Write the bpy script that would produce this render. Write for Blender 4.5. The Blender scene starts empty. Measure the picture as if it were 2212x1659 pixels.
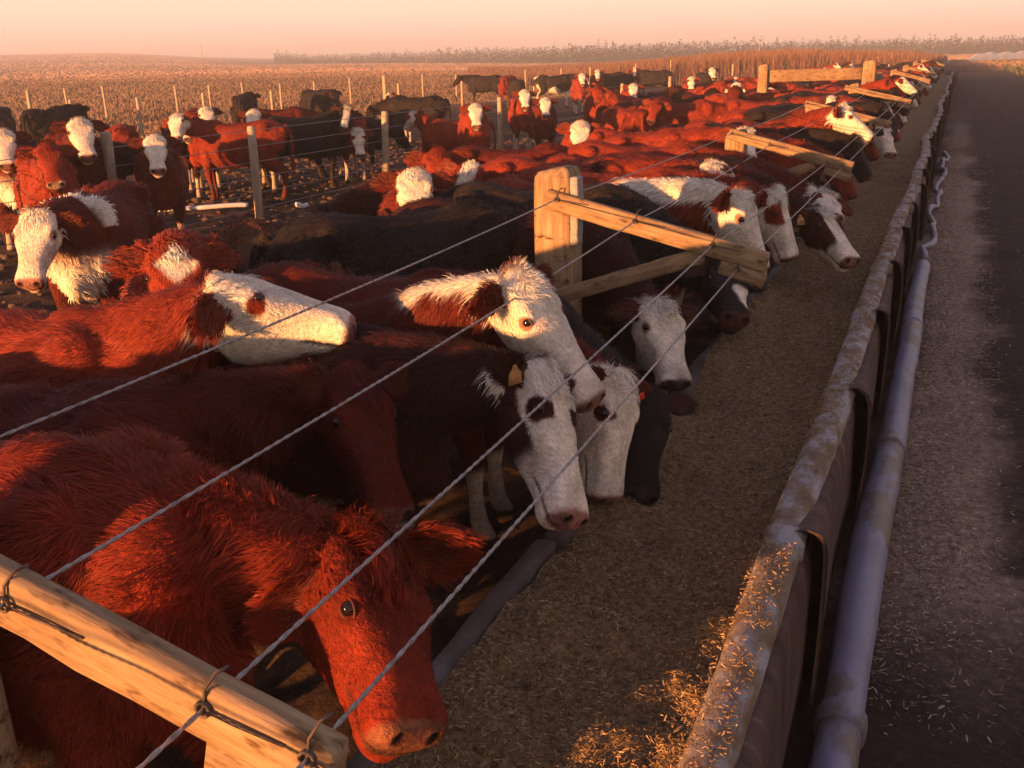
import bpy, math, random
import numpy as np
from mathutils import Matrix, Vector, kdtree
random.seed(7)
RNG = np.random.default_rng(7)
sc = bpy.context.scene
COL = sc.collection

# ------------------------------------------------------------------ camera, sky, sun, exposure
CAMH, FPX, W, HH = 2.0, 2109.0, 2212.0, 1659.0
PITCH, YAW, ROLL = math.radians(18.638), math.radians(-23.977), math.atan(0.022)
fwd = np.array([math.sin(YAW)*math.cos(PITCH), math.cos(YAW)*math.cos(PITCH), -math.sin(PITCH)])
r0 = np.array([math.cos(YAW), -math.sin(YAW), 0.0]); u0 = np.cross(r0, fwd)
cr, sr = math.cos(ROLL), math.sin(ROLL)
cam_r, cam_u = r0*cr - u0*sr, u0*cr + r0*sr
cam = bpy.data.cameras.new('camera'); camo = bpy.data.objects.new('camera', cam); COL.objects.link(camo)
cam.sensor_fit = 'HORIZONTAL'; cam.sensor_width = 36.0; cam.lens = 36.0*FPX/W
cam.clip_start = 0.05; cam.clip_end = 9000
camo.matrix_world = Matrix([[cam_r[i], cam_u[i], -fwd[i], (0, 0, CAMH)[i]] for i in range(3)] + [[0, 0, 0, 1]])
sc.camera = camo

SUN_EL = 4.0
SUN_AZ = math.atan2(-0.36, -0.933)            # compass-style: angle from +Y towards +X
sun_dir = Vector((math.sin(SUN_AZ)*math.cos(math.radians(SUN_EL)), math.cos(SUN_AZ)*math.cos(math.radians(SUN_EL)), math.sin(math.radians(SUN_EL))))
sl = bpy.data.lights.new('sun', 'SUN'); sl.energy = 5.0; sl.angle = math.radians(0.6); sl.color = (1.0, 0.42, 0.14)
so = bpy.data.objects.new('sun', sl); COL.objects.link(so)
so.rotation_euler = sun_dir.to_track_quat('Z', 'Y').to_euler()

wd = bpy.data.worlds.new('World'); sc.world = wd; wd.use_nodes = True
nt = wd.node_tree; nt.nodes.clear()
out = nt.nodes.new('ShaderNodeOutputWorld'); bg = nt.nodes.new('ShaderNodeBackground')
sky = nt.nodes.new('ShaderNodeTexSky'); sky.sky_type = 'NISHITA'; sky.sun_disc = False
sky.sun_elevation = math.radians(SUN_EL); sky.sun_rotation = SUN_AZ % (2*math.pi)
geo = nt.nodes.new('ShaderNodeTexCoord'); sep = nt.nodes.new('ShaderNodeSeparateXYZ')
ramp = nt.nodes.new('ShaderNodeValToRGB')
nt.links.new(geo.outputs['Generated'], sep.inputs[0]); nt.links.new(sep.outputs['Z'], ramp.inputs[0])
cr_ = ramp.color_ramp
stops = [(0.0, (5.2, 3.95, 3.9)), (0.018, (5.4, 4.1, 3.8)), (0.045, (5.8, 4.75, 3.7)), (0.10, (5.0, 4.2, 3.2)), (0.28, (2.8, 2.45, 2.65)), (0.55, (1.65, 1.5, 2.2)), (1.0, (1.4, 1.32, 2.15))]
while len(cr_.elements) < len(stops): cr_.elements.new(0.5)
for e, (p, c) in zip(cr_.elements, stops): e.position = p; e.color = (*[v/10 for v in c], 1)
vm = nt.nodes.new('ShaderNodeVectorMath'); vm.operation = 'SCALE'; vm.inputs['Scale'].default_value = 7.2
nt.links.new(ramp.outputs[0], vm.inputs[0])
mx = nt.nodes.new('ShaderNodeMix'); mx.data_type = 'RGBA'; mx.inputs['Factor'].default_value = 0.88
nt.links.new(sky.outputs[0], mx.inputs['A']); nt.links.new(vm.outputs[0], mx.inputs['B'])
nt.links.new(mx.outputs['Result'], bg.inputs['Color']); bg.inputs['Strength'].default_value = 0.1
nt.links.new(bg.outputs[0], out.inputs[0])
sc.view_settings.view_transform = 'Standard'; sc.view_settings.look = 'None'
sc.view_settings.exposure = 1.5; sc.view_settings.gamma = 1.0; sc.view_settings.use_curve_mapping = False
sc.cycles.max_bounces = 6; sc.cycles.diffuse_bounces = 3; sc.cycles.glossy_bounces = 2; sc.cycles.volume_bounces = 0
sc.cycles.use_denoising = True

# ------------------------------------------------------------------ pixel -> place (photo pixels on the 2212 x 1659 view)
def ray(x, y): return cam_r*((x - W/2)/FPX) - cam_u*((y - HH/2)/FPX) + fwd
C0 = np.array([0, 0, CAMH])
def at(x, y, z):
    v = ray(x, y); return C0 + v*((z - CAMH)/v[2])
def atY(x, y, Y):
    v = ray(x, y); return C0 + v*(Y/v[1])
def head_to(poll, x, y, L, far=False):
    """the point on the sight line of (x, y) that lies L away from poll"""
    v = ray(x, y); v = v/np.linalg.norm(v); w = C0 - poll
    b = w.dot(v); c = w.dot(w) - L*L; d = max(0.0, b*b - c)
    return C0 + v*(-b + (1 if far else -1)*math.sqrt(d))

# ------------------------------------------------------------------ noise + mesh helpers
def vnoise(p, seed=0):
    p = np.asarray(p, float); i = np.floor(p).astype(np.int64); f = p - i; f = f*f*(3 - 2*f)
    def h(a, b, c):
        n = (a*374761393 + b*668265263 + c*2147483647 + seed*974711) & 0xffffffff
        n = ((n ^ (n >> 13))*1274126177) & 0xffffffff
        return ((n ^ (n >> 16)) & 0xffff)/65535.0
    r = 0
    for dx in (0, 1):
        for dy in (0, 1):
            for dz in (0, 1):
                w = (f[..., 0] if dx else 1 - f[..., 0])*(f[..., 1] if dy else 1 - f[..., 1])*(f[..., 2] if dz else 1 - f[..., 2])
                r = r + w*h(i[..., 0] + dx, i[..., 1] + dy, i[..., 2] + dz)
    return r*2 - 1
def fbm(p, o=3, seed=0):
    p = np.asarray(p, float); return sum(vnoise(p*2**k, seed + k)*0.5**k for k in range(o))/1.6
def norm(v): return v/np.maximum(np.linalg.norm(v, axis=-1, keepdims=True), 1e-9)
def mesh_np(name, V, F, mat=None, smooth=True, colors=None):
    """F: (n,3) or (n,4) int array or list of those"""
    me = bpy.data.meshes.new(name); V = np.asarray(V, np.float32)
    Fs = F if isinstance(F, list) else [F]
    Fs = [np.asarray(f, np.int32) for f in Fs if len(f)]
    loops = np.concatenate([f.ravel() for f in Fs]); tot = np.concatenate([np.full(len(f), f.shape[1], np.int32) for f in Fs])
    me.vertices.add(len(V)); me.vertices.foreach_set('co', V.ravel())
    me.loops.add(len(loops)); me.loops.foreach_set('vertex_index', loops)
    me.polygons.add(len(tot)); me.polygons.foreach_set('loop_start', np.concatenate([[0], np.cumsum(tot)[:-1]]).astype(np.int32))
    me.update(calc_edges=True)
    if smooth: me.polygons.foreach_set('use_smooth', np.ones(len(tot), bool))
    if colors is not None: set_col(me, colors)
    if mat: me.materials.append(mat)
    return me
def set_col(me, c):
    a = me.color_attributes.get('coat') or me.color_attributes.new('coat', 'FLOAT_COLOR', 'POINT')
    a.data.foreach_set('color', np.c_[c, np.ones(len(c))].astype(np.float32).ravel())
def link(o, parent=None):
    COL.objects.link(o)
    if parent: o.parent = parent
    return o
def obj(name, me, parent=None, loc=None):
    o = bpy.data.objects.new(name, me)
    if loc is not None: o.location = loc
    return link(o, parent)
def tag(o, label, cat, group=None):
    o['label'] = label; o['category'] = cat
    if group: o['group'] = group
    return o
def thing(name, label, cat, loc=(0, 0, 0), rz=0.0, group=None):
    o = bpy.data.objects.new(name, None); o.empty_display_size = 0.1
    o.location = loc; o.rotation_euler = (0, 0, rz); link(o)
    return tag(o, label, cat, group)
def structure(name, me):
    o = obj(name, me); o['kind'] = 'structure'; return o
def stuff(name, me, label=None, cat=None):
    o = obj(name, me); o['kind'] = 'stuff'
    if label: o['label'] = label; o['category'] = cat
    return o
class MB:
    def __init__(s): s.V = []; s.F4 = []; s.F3 = []; s.n = 0
    def add(s, V, F4=None, F3=None):
        V = np.asarray(V, float); s.V.append(V)
        if F4 is not None and len(F4): s.F4.append(np.asarray(F4) + s.n)
        if F3 is not None and len(F3): s.F3.append(np.asarray(F3) + s.n)
        s.n += len(V)
    def tube(s, P, R, n=8, cap=True, ell=None):
        P = np.asarray(P, float); m = len(P); R = np.broadcast_to(np.asarray(R, float), (m,))
        T = norm(np.gradient(P, axis=0)); ref = np.array([0, 0, 1.0]) if abs(T[0][2]) < .9 else np.array([1.0, 0, 0])
        A = np.zeros_like(P); a = norm(np.cross(T[0], ref))
        for i in range(m):
            a = norm(a - T[i]*a.dot(T[i])); A[i] = a
        B = np.cross(T, A); th = np.linspace(0, 2*math.pi, n, endpoint=False)
        V = P[:, None] + R[:, None, None]*(np.cos(th)[None, :, None]*A[:, None] + np.sin(th)[None, :, None]*B[:, None])
        s.grid(V, wrap=True, cap=cap)
    def grid(s, V, wrap=False, cap=False):
        m, n = V.shape[:2]; i = np.arange(m - 1)[:, None]; j = np.arange(n if wrap else n - 1)[None]
        k = (j + 1) % n
        F = np.stack([i*n + j, i*n + k, (i + 1)*n + k, (i + 1)*n + j], -1).reshape(-1, 4)
        VV = V.reshape(-1, 3); F3 = []
        if cap:
            c0 = V[0].mean(0); c1 = V[-1].mean(0); VV = np.vstack([VV, c0, c1]); a, b = m*n, m*n + 1
            for q in range(n):
                F3.append((a, (q + 1) % n, q)); F3.append((b, (m - 1)*n + q, (m - 1)*n + (q + 1) % n))
        s.add(VV, F, F3)
    def box(s, M, sx, sy, sz, bev=0.006, seg=1, jit=0.0, rng=None):
        """bevelled box centred on the origin of M (4x4 numpy), long axis x cut into seg pieces"""
        hx, hy, hz = sx/2, sy/2, sz/2; b = bev
        prof = [(-hy + b, -hz), (hy - b, -hz), (hy, -hz + b), (hy, hz - b), (hy - b, hz), (-hy + b, hz), (-hy, hz - b), (-hy, -hz + b)]
        rows = []
        xs = [-hx] + list(np.linspace(-hx + b, hx - b, seg + 1)) + [hx]
        for q, x in enumerate(xs):
            e = 1.0 if 0 < q < len(xs) - 1 else 1 - b/max(min(hy, hz), 1e-6)
            rows.append([(x, y*e, z*e) for y, z in prof])
        V = np.array(rows)
        if jit and rng is not None: V = V + rng.normal(0, jit, V.shape)
        V = V @ np.asarray(M)[:3, :3].T + np.asarray(M)[:3, 3]
        s.grid(V, wrap=True, cap=True)
    def mesh(s, name, mat, smooth=True):
        return mesh_np(name, np.vstack(s.V), [np.vstack(f) for f in (s.F4, s.F3) if f], mat, smooth)
def frame(p0, p1, up=(0, 0, 1)):
    x = norm(np.asarray(p1, float) - np.asarray(p0, float)); z = np.asarray(up, float); z = norm(z - x*z.dot(x)); y = np.cross(z, x)
    M = np.eye(4); M[:3, 0], M[:3, 1], M[:3, 2], M[:3, 3] = x, y, z, (np.asarray(p0, float) + np.asarray(p1, float))/2
    return M
def sph(n=12, m=8):
    th = np.linspace(0, math.pi, m + 1)[:, None]; ph = np.linspace(0, 2*math.pi, n, endpoint=False)[None]
    return np.stack([np.sin(th)*np.cos(ph), np.sin(th)*np.sin(ph), np.cos(th)*np.ones_like(ph)], -1)

# ------------------------------------------------------------------ materials
def mat_new(name):
    m = bpy.data.materials.new(name); m.use_nodes = True; return m, m.node_tree, m.node_tree.nodes['Principled BSDF']
def noise_node(t, scale, detail=4, rough=.6, stretch=None, coord='Object'):
    tc = t.nodes.new('ShaderNodeTexCoord'); n = t.nodes.new('ShaderNodeTexNoise')
    n.inputs['Scale'].default_value = scale; n.inputs['Detail'].default_value = detail; n.inputs['Roughness'].default_value = rough
    if stretch:
        mp = t.nodes.new('ShaderNodeMapping'); mp.inputs['Scale'].default_value = stretch
        t.links.new(tc.outputs[coord], mp.inputs[0]); t.links.new(mp.outputs[0], n.inputs['Vector'])
    else: t.links.new(tc.outputs[coord], n.inputs['Vector'])
    return n
def ramp_node(t, src, stops):
    r = t.nodes.new('ShaderNodeValToRGB'); e = r.color_ramp.elements
    while len(e) < len(stops): e.new(.5)
    for q, (p, c) in zip(e, stops): q.position = p; q.color = (*c, 1)
    t.links.new(src, r.inputs[0]); return r
def bump_node(t, b, src, strength, dist=.01):
    n = t.nodes.new('ShaderNodeBump'); n.inputs['Strength'].default_value = strength; n.inputs['Distance'].default_value = dist
    t.links.new(src, n.inputs['Height']); t.links.new(n.outputs[0], b.inputs['Normal'])
def mixc(t, fac, a, b, mode='MIX'):
    m = t.nodes.new('ShaderNodeMix'); m.data_type = 'RGBA'; m.blend_type = mode
    for k, v in (('Factor', fac), ('A', a), ('B', b)):
        if isinstance(v, bpy.types.NodeSocket): t.links.new(v, m.inputs[k])
        else: m.inputs[k].default_value = v if k == 'Factor' else (*v, 1)
    return m.outputs['Result']
def mk_noise(name, stops, scale=8, rough=.85, bump=.3, bscale=None, stretch=None, detail=5, dist=.01, spec=.3):
    m, t, b = mat_new(name); n = noise_node(t, scale, detail, .65, stretch); r = ramp_node(t, n.outputs['Fac'], stops)
    t.links.new(r.outputs[0], b.inputs['Base Color']); b.inputs['Roughness'].default_value = rough; b.inputs['Specular IOR Level'].default_value = spec
    if bump:
        n2 = noise_node(t, bscale or scale*3, 4, .6, stretch); bump_node(t, b, n2.outputs['Fac'], bump, dist)
    return m
M = {}
M['wood'] = mk_noise('weathered_wood', [(.25, (.13, .08, .045)), (.5, (.29, .195, .11)), (.75, (.40, .29, .18))], 5, .85, .5, 9, (1.2, 14, 14), 6, .004)
def wood_more(m):
    t = m.node_tree; b = t.nodes['Principled BSDF']; src = b.inputs['Base Color'].links[0].from_socket
    n = noise_node(t, 26, 3, .7, (.35, 1, 1)); r = ramp_node(t, n.outputs['Fac'], [(.30, (.25, .2, .16)), (.44, (1, 1, 1))])
    n2 = noise_node(t, 3, 3, .6); r2 = ramp_node(t, n2.outputs['Fac'], [(.3, (.7, .68, .66)), (.7, (1.15, 1.1, 1.05))])
    c = mixc(t, 1.0, src, r.outputs[0], 'MULTIPLY'); c = mixc(t, 1.0, c, r2.outputs[0], 'MULTIPLY'); t.links.new(c, b.inputs['Base Color'])
wood_more(M['wood'])
M['post_wood'] = mk_noise('split_post_wood', [(.3, (.15, .095, .055)), (.55, (.33, .225, .13)), (.75, (.43, .31, .2))], 4, .9, .6, 8, (10, 10, .8), 6, .006); wood_more(M['post_wood'])
M['grey_wood'] = mk_noise('grey_board', [(.3, (.2, .19, .18)), (.7, (.36, .34, .32))], 5, .9, .4, 10, (10, 10, 1), 5, .004)
M['wire'] = mk_noise('galvanised_wire', [(.3, (.16, .13, .12)), (.6, (.36, .33, .32))], 60, .5, .2, 200, None, 3, .001, .5)
M['wire'].node_tree.nodes['Principled BSDF'].inputs['Metallic'].default_value = .4
M['dark_wire'] = mk_noise('rusty_tie_wire', [(.3, (.05, .035, .03)), (.7, (.14, .1, .08))], 40, .6, 0)
M['eye'], t_, b_ = mat_new('eye_ball'); b_.inputs['Base Color'].default_value = (.012, .007, .006, 1); b_.inputs['Roughness'].default_value = .07
M['eyelid'] = mk_noise('eyelid_skin', [(.3, (.09, .04, .03)), (.7, (.2, .09, .07))], 40, .6, .2)
M['darklid'] = mk_noise('dark_eyelid_skin', [(.3, (.04, .010, .007)), (.7, (.11, .028, .016))], 40, .6, .2)
def plain(name, c, rough=.6):
    return mk_noise(name, [(.2, tuple(v*.75 for v in c)), (.8, tuple(min(1, v*1.15) for v in c))], 25, rough, .1)
M['tag_orange'] = plain('orange_ear_tag', (.75, .2, .02), .45); M['tag_red'] = plain('red_ear_tag', (.8, .05, .015), .45)
M['tag_white'] = plain('pale_ear_tag', (.8, .74, .6), .45); M['tag_tan'] = plain('tan_ear_tag', (.55, .28, .1), .5)
# animal coat: colour attribute broken up by fine hair noise
def coat_mat(name, bump):
    m, t, b = mat_new(name); a = t.nodes.new('ShaderNodeAttribute'); a.attribute_name = 'coat'
    n = noise_node(t, 9, 4, .7); r = ramp_node(t, n.outputs['Fac'], [(.25, (.55, .52, .5)), (.75, (1.35, 1.3, 1.25))])
    n1 = noise_node(t, 70, 3, .7, (.5, 1, 1)); r1 = ramp_node(t, n1.outputs['Fac'], [(.25, (.68, .66, .64)), (.75, (1.25, 1.22, 1.2))])
    c = mixc(t, 1.0, a.outputs['Color'], r.outputs[0], 'MULTIPLY'); c = mixc(t, 1.0, c, r1.outputs[0], 'MULTIPLY')
    t.links.new(c, b.inputs['Base Color']); b.inputs['Roughness'].default_value = .8; b.inputs['Specular IOR Level'].default_value = .12
    if bump:
        n2 = noise_node(t, 55, 4, .7, (.5, 1, 1)); bump_node(t, b, n2.outputs['Fac'], bump, .02)
    return m
M['coat'] = coat_mat('cattle_coat', .9)
M['hair'], t_, b_ = mat_new('cattle_hair'); a_ = t_.nodes.new('ShaderNodeAttribute'); a_.attribute_name = 'coat'
t_.links.new(a_.outputs['Color'], b_.inputs['Base Color']); b_.inputs['Roughness'].default_value = .6; b_.inputs['Specular IOR Level'].default_value = .2
# ------------------------------------------------------------------ ground: one sheet to the horizon
def smooth(a, b, x):
    t = np.clip((x - a)/(b - a), 0, 1); return t*t*(3 - 2*t)
def ground_z(x, y):
    P = np.stack([x, y, np.zeros_like(x)], -1)
    pen = smooth(-1.0, -1.6, x)*smooth(-60, -17, x)*smooth(75, 50, y)
    d = np.hypot(x, y)
    z = pen*(0.07*fbm(P*1.3, 3, 3) + 0.05*np.abs(vnoise(P*4.2, 9)) + 0.035*np.abs(vnoise(P*9.5, 5)))*smooth(60, 15, d)
    road = smooth(-.05, .5, x)
    z = z - road*.035*(np.exp(-((x - 1.15 - .08*np.sin(y*.3))/.16)**2) + np.exp(-((x - 2.75 - .08*np.sin(y*.3 + .4))/.17)**2))*smooth(60, 25, d)
    z = z + road*smooth(40, 10, d)*(0.02*fbm(P*2.1, 3, 21) + 0.012*np.abs(vnoise(P*11, 8)))
    az = np.degrees(np.arctan2(-x, y))
    z = z + 11.0*smooth(150, 1100, d)*smooth(35, 46, az) - 0.8*smooth(60, 300, d)*smooth(36, 20, az)
    return z
def axis_pts(lo, hi, step, far_lo, far_hi, n):
    c = np.arange(lo, hi, step); g = np.linspace(0, 1, n + 1)[1:]
    a = lo - (np.exp(g*math.log(1 + (lo - far_lo)/step/1.0)) - 1)*step
    b = hi + (np.exp(g*math.log(1 + (far_hi - hi)/step/1.0)) - 1)*step
    return np.concatenate([a[::-1], c, b])
gx = axis_pts(-13, 3, .09, -5000, 5000, 60); gy = axis_pts(-1, 18, .09, -300, 6000, 70)
GX, GY = np.meshgrid(gx, gy, indexing='ij'); GZ = ground_z(GX, GY)
GP = np.stack([GX, GY, 0*GX], -1).reshape(-1, 3); x_, y_ = GP[:, 0], GP[:, 1]
n1, n2 = fbm(GP*.9, 3, 4), fbm(GP*6, 3, 14)
mudc = np.array([.062, .036, .025]); roadc = np.array([.052, .034, .027]); spill = np.array([.40, .29, .21]); grassc = np.array([.17, .085, .04])
strawc = np.array([.15, .09, .05])
gc = np.tile(mudc, (len(GP), 1))*(1 + .35*n1 + .4*n2)[:, None]
def put(mask, c):
    global gc
    gc = gc*(1 - mask[:, None]) + mask[:, None]*c
put(smooth(.15, .55, n2 + .3*n1), strawc)
put(smooth(-.4, -.1, x_), roadc*(1 + .3*n2)[:, None])
put(smooth(.8, .35, np.abs(x_ - .12)*2.1 + .5*n1 + .25*n2 + smooth(3, 30, y_)*.15)*smooth(-.35, -.2, x_)*smooth(40, 12, y_)*smooth(2.6, 3.8, y_ + .8*n1), spill*(1 + .3*n2)[:, None])
gd = np.hypot(x_, y_)
put(np.maximum(smooth(-17, -19, x_ + 1.5*n1), smooth(65, 90, gd))*smooth(6, 2, x_), grassc*(1 + .3*n1)[:, None])
put(smooth(45, 110, y_)*smooth(2, 4, x_), np.array([.07, .07, .03]))
me = bpy.data.meshes.new('ground')
ni, nj = GX.shape; ii = np.arange(ni - 1)[:, None]; jj = np.arange(nj - 1)[None]
gf = np.stack([ii*nj + jj, (ii + 1)*nj + jj, (ii + 1)*nj + jj + 1, ii*nj + jj + 1], -1).reshape(-1, 4)
mg, t, b = mat_new('ground_soil'); a = t.nodes.new('ShaderNodeAttribute'); a.attribute_name = 'coat'
n = noise_node(t, 22, 6, .75); r = ramp_node(t, n.outputs['Fac'], [(.3, (.45, .43, .42)), (.55, (1, 1, 1)), (.72, (1.9, 1.75, 1.6))])
t.links.new(mixc(t, 1.0, a.outputs['Color'], r.outputs[0], 'MULTIPLY'), b.inputs['Base Color']); b.inputs['Roughness'].default_value = .95; b.inputs['Specular IOR Level'].default_value = .15
n2_ = noise_node(t, 16, 6, .75); bump_node(t, b, n2_.outputs['Fac'], .9, .05)
structure('ground', mesh_np('ground', np.stack([GX, GY, GZ], -1).reshape(-1, 3), gf, mg, True, gc))

# ------------------------------------------------------------------ blades, bits, straws as real little leaves
def ribbons(roots, dirs, L, Wd, cols, seg=2, side=None, droop=0.0, tip=.15):
    """tapered ribbons; roots, dirs (n,3); returns V, F, C"""
    n = len(roots); dirs = norm(dirs)
    if side is None: side = norm(np.cross(dirs, RNG.normal(0, 1, (n, 3))))
    V = np.zeros((n, seg + 1, 2, 3)); s = np.linspace(0, 1, seg + 1)
    for k in range(seg + 1):
        p = roots + dirs*(L*s[k])[:, None]; p[:, 2] -= droop*L*s[k]**2
        w = (Wd*(1 - s[k]*(1 - tip)))[:, None]*side
        V[:, k, 0] = p - w/2; V[:, k, 1] = p + w/2
    base = (np.arange(n)*(seg + 1)*2)[:, None]; k = np.arange(seg)[None]
    F = np.stack([base + 2*k, base + 2*k + 1, base + 2*k + 3, base + 2*k + 2], -1).reshape(-1, 4)
    return V.reshape(-1, 3), F, np.repeat(cols, (seg + 1)*2, axis=0)
M['leaf'], t, b = mat_new('dry_stalks'); a = t.nodes.new('ShaderNodeAttribute'); a.attribute_name = 'coat'
t.links.new(a.outputs['Color'], b.inputs['Base Color']); b.inputs['Roughness'].default_value = .8; b.inputs['Specular IOR Level'].default_value = .15
def bits(name, x, y, z, lmin, lmax, w, cols, flat=.35, label=None):
    n = len(x); th = RNG.uniform(0, 2*math.pi, n); d = np.stack([np.cos(th), np.sin(th), RNG.normal(0, flat, n)], -1)
    L = RNG.uniform(lmin, lmax, n)
    V, F, C = ribbons(np.stack([x, y, z], -1) - norm(d)*(L/2)[:, None], d, L, w*RNG.uniform(.6, 1.4, n), cols, 1, tip=.7)
    return stuff(name, mesh_np(name, V, F, M['leaf'], False, C))
def pick(cols, n, j=.25):
    c = np.array(cols)[RNG.integers(0, len(cols), n)]; return np.clip(c*(1 + RNG.normal(0, j, (n, 1))), .004, .9)

# ------------------------------------------------------------------ feed bunk
Y0, Y1 = -2.5, 62.0
YK = [2.79 + 1.43*k for k in range(-4, 42)]
kink = lambda y: 0.007*math.sin(y*1.7) + (0.03*math.sin(y*.55 + 1) + .02*math.sin(y*1.3))*min(1, max(0, (y - 7)/6))
M['rim'] = mk_noise('silage_dusted_rim', [(.40, (.33, .31, .32)), (.47, (.26, .22, .18)), (.56, (.18, .12, .07)), (.7, (.13, .085, .045))], 9, .85, .5, 60, (1.3, .7, 1.3), 6, .006)
M['concrete'] = mk_noise('stained_concrete', [(.3, (.06, .042, .03)), (.55, (.12, .09, .07)), (.72, (.24, .215, .195))], 5, .9, .4, 30, None, 6, .005)
M['belt'] = mk_noise('brown_belting', [(.32, (.03, .017, .014)), (.5, (.075, .042, .032)), (.62, (.10, .06, .042)), (.72, (.20, .14, .09))], 3.5, .85, .6, 18, (1, 3.2, .7), 8, .006)
bunk = thing('feed_bunk', 'long concrete feed bunk with pale silage-dusted rim and brown belting on the road side', 'feed bunk', (-.7, 4, 0))
def bunk_part(name, me): return obj(name, me, bunk, (.7, -4, 0))
m = MB()
for k, y in enumerate(YK):                                    # rim sections, each a rounded beam
    y2 = y + 1.43; rr = np.random.default_rng(k); ox = kink(y + .7)
    Mx = frame((-.335 + ox + rr.normal(0, .006), y + .012, .545 + rr.normal(0, .006)), (-.335 + kink(y2) + rr.normal(0, .006), y2 - .004, .545 + rr.normal(0, .006)))
    m.box(Mx, 1.42, .112, .105, .022, 14, .0014, rr)
    Mx = frame((-.335 + ox, y - .05, .549), (-.335 + ox, y + .06, .549)); m.box(Mx, .11, .124, .112, .026, 3, .003, rr)
bunk_part('rim', m.mesh('rim', M['rim']))
m = MB(); m.box(frame((-.335, Y0, .25), (-.335, Y1, .25)), Y1 - Y0, .07, .49, .01, 40); bunk_part('outer_wall', m.mesh('outer_wall', M['concrete']))
m = MB()
for k, y in enumerate(YK):
    rr = np.random.default_rng(100 + k); h = .425 + rr.normal(0, .015)
    m.box(frame((-1.10, y, h/2), (-1.10 + rr.normal(0, .01), y + 1.415, h/2)), 1.41, .085, h, .014, 8, .003, rr)
bunk_part('cattle_side_wall', m.mesh('cattle_side_wall', M['concrete']))
m = MB(); m.box(frame((-.71, Y0, .09), (-.71, Y1, .09)), Y1 - Y0, .70, .18, .01, 4); bunk_part('trough_floor', m.mesh('trough_floor', M['concrete']))
for k, y in enumerate(YK):                                    # belting sheets, flared at the near end
    if y < .5: continue
    near = np.array([(-.300, .603), (-.262, .615), (-.232, .607), (-.208, .585), (-.195, .54), (-.190, .42), (-.190, .28), (-.195, .15), (-.205, .0)])
    farp = np.array([(-.285, .52), (-.274, .51), (-.266, .50), (-.262, .47), (-.258, .42), (-.256, .34), (-.254, .24), (-.252, .12), (-.25, .0)])
    ss = np.array([0, .02, .06, .14, .3, .55, .8, 1.0]); rows = []
    for s in ss:
        w = math.exp(-s*2.6); pr = farp*(1 - w) + near*w
        rows.append([(p[0] + kink(y + s) + .004*math.sin(k*3 + s*7 + q), y + s*1.52, p[1]) for q, p in enumerate(pr)])
    A = np.array(rows); Bk = A + np.array([-.014, 0, -.004])
    full = np.concatenate([A, Bk[:, ::-1]], 1); m = MB(); m.grid(full, wrap=True)
    nq = full.shape[1]
    for row, fl in ((0, False), (len(ss) - 1, True)):
        for q in range(8):
            f = [row*nq + q, row*nq + q + 1, row*nq + nq - 2 - q, row*nq + nq - 1 - q]; m.F4.append(np.array([f[::-1] if fl else f]))
    me_ = m.mesh('belting_sheet', M['belt'])
    bunk_part('belting_sheet', me_)
m = MB(); m.box(frame((-1.2, 61.9, .33), (-.1, 61.9, .33)), 1.3, .14, .68, .03, 6, .004, RNG); bunk_part('end_wall', m.mesh('end_wall', M['concrete']))
# feed
fx = np.linspace(-1.06, -.37, 30); fy = np.concatenate([np.arange(-1, 9, .035), np.geomspace(9, 61.8, 160)])
FX, FY = np.meshgrid(fx, fy, indexing='ij')
def feed_z(x, y):
    P = np.stack([x, y, 0*x], -1); c = (x + .72)/.35
    return .385 + .075*smooth(-.78, -1.03, x)*(1 + 1.2*fbm(P*1.1, 2, 30)) + .05*fbm(P*2.2, 2, 31) + .045*fbm(P*6, 2, 33) + .035*np.abs(c)**2*np.sign(x + .72) + .012*vnoise(P*22, 35) + .015*np.exp(-((y - 1.7)/.7)**2)*smooth(-.8, -.4, x)
m = MB(); m.grid(np.stack([FX, FY, feed_z(FX, FY)], -1))
M['feed'] = mk_noise('chopped_silage', [(.3, (.09, .055, .026)), (.5, (.25, .16, .075)), (.65, (.35, .24, .12)), (.8, (.45, .33, .17))], 45, .95, 1.0, 90, None, 6, .02)
stuff('feed', m.mesh('feed', M['feed']))
n = 130000; y = .9 + RNG.uniform(0, 1, n)**1.7*16; x = RNG.uniform(-1.05, -.385, n)
bits('feed_straw', x, y, feed_z(x, y) + RNG.uniform(.001, .014, n), .006, .019, .0028, pick([(.32, .21, .10), (.22, .14, .07), (.40, .28, .14), (.13, .08, .042)], n))
n = 11000; y = .9 + RNG.uniform(0, 1, n)**1.5*12; x = RNG.uniform(-.388, -.285, n); keep = fbm(np.stack([x*2, y*2.6, 0*x], -1), 3, 41) > -.02; x, y = x[keep], y[keep]; n = len(x)
x = x + np.array([kink(v) for v in y]); zz = .6 + RNG.uniform(0, .010, n)
bits('silage_on_rim', x, y, zz, .005, .017, .0028, pick([(.3, .19, .09), (.2, .12, .06), (.4, .27, .14)], n), .5)
n = 2600; y = RNG.normal(1.55, .2, n); x = -.40 + RNG.normal(0, .024, n); zz = .52 + RNG.uniform(0, .085, n)*(.5 + .5*fbm(np.stack([y*9, x, x], -1), 2, 5))
bits('silage_clump', x, y, zz, .005, .018, .0028, pick([(.3, .19, .09), (.2, .12, .06), (.4, .27, .14)], n), .8)
n = 60000; y = 1.6 + RNG.uniform(0, 1, n)**1.8*24; x = np.abs(RNG.normal(0, .30, n))*1.0 - .05
P_ = np.stack([x, y, 0*x], -1); keep = (fbm(P_*.9, 3, 4)*.6 + RNG.uniform(-.5, .8, n) > x*1.0 - .35); keep &= (y > 2.7 + RNG.uniform(0, 1.2, n)) & (x < .33 + .02*y + RNG.normal(0, .05, n)); x, y = x[keep], y[keep]; n = len(x)
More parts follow.
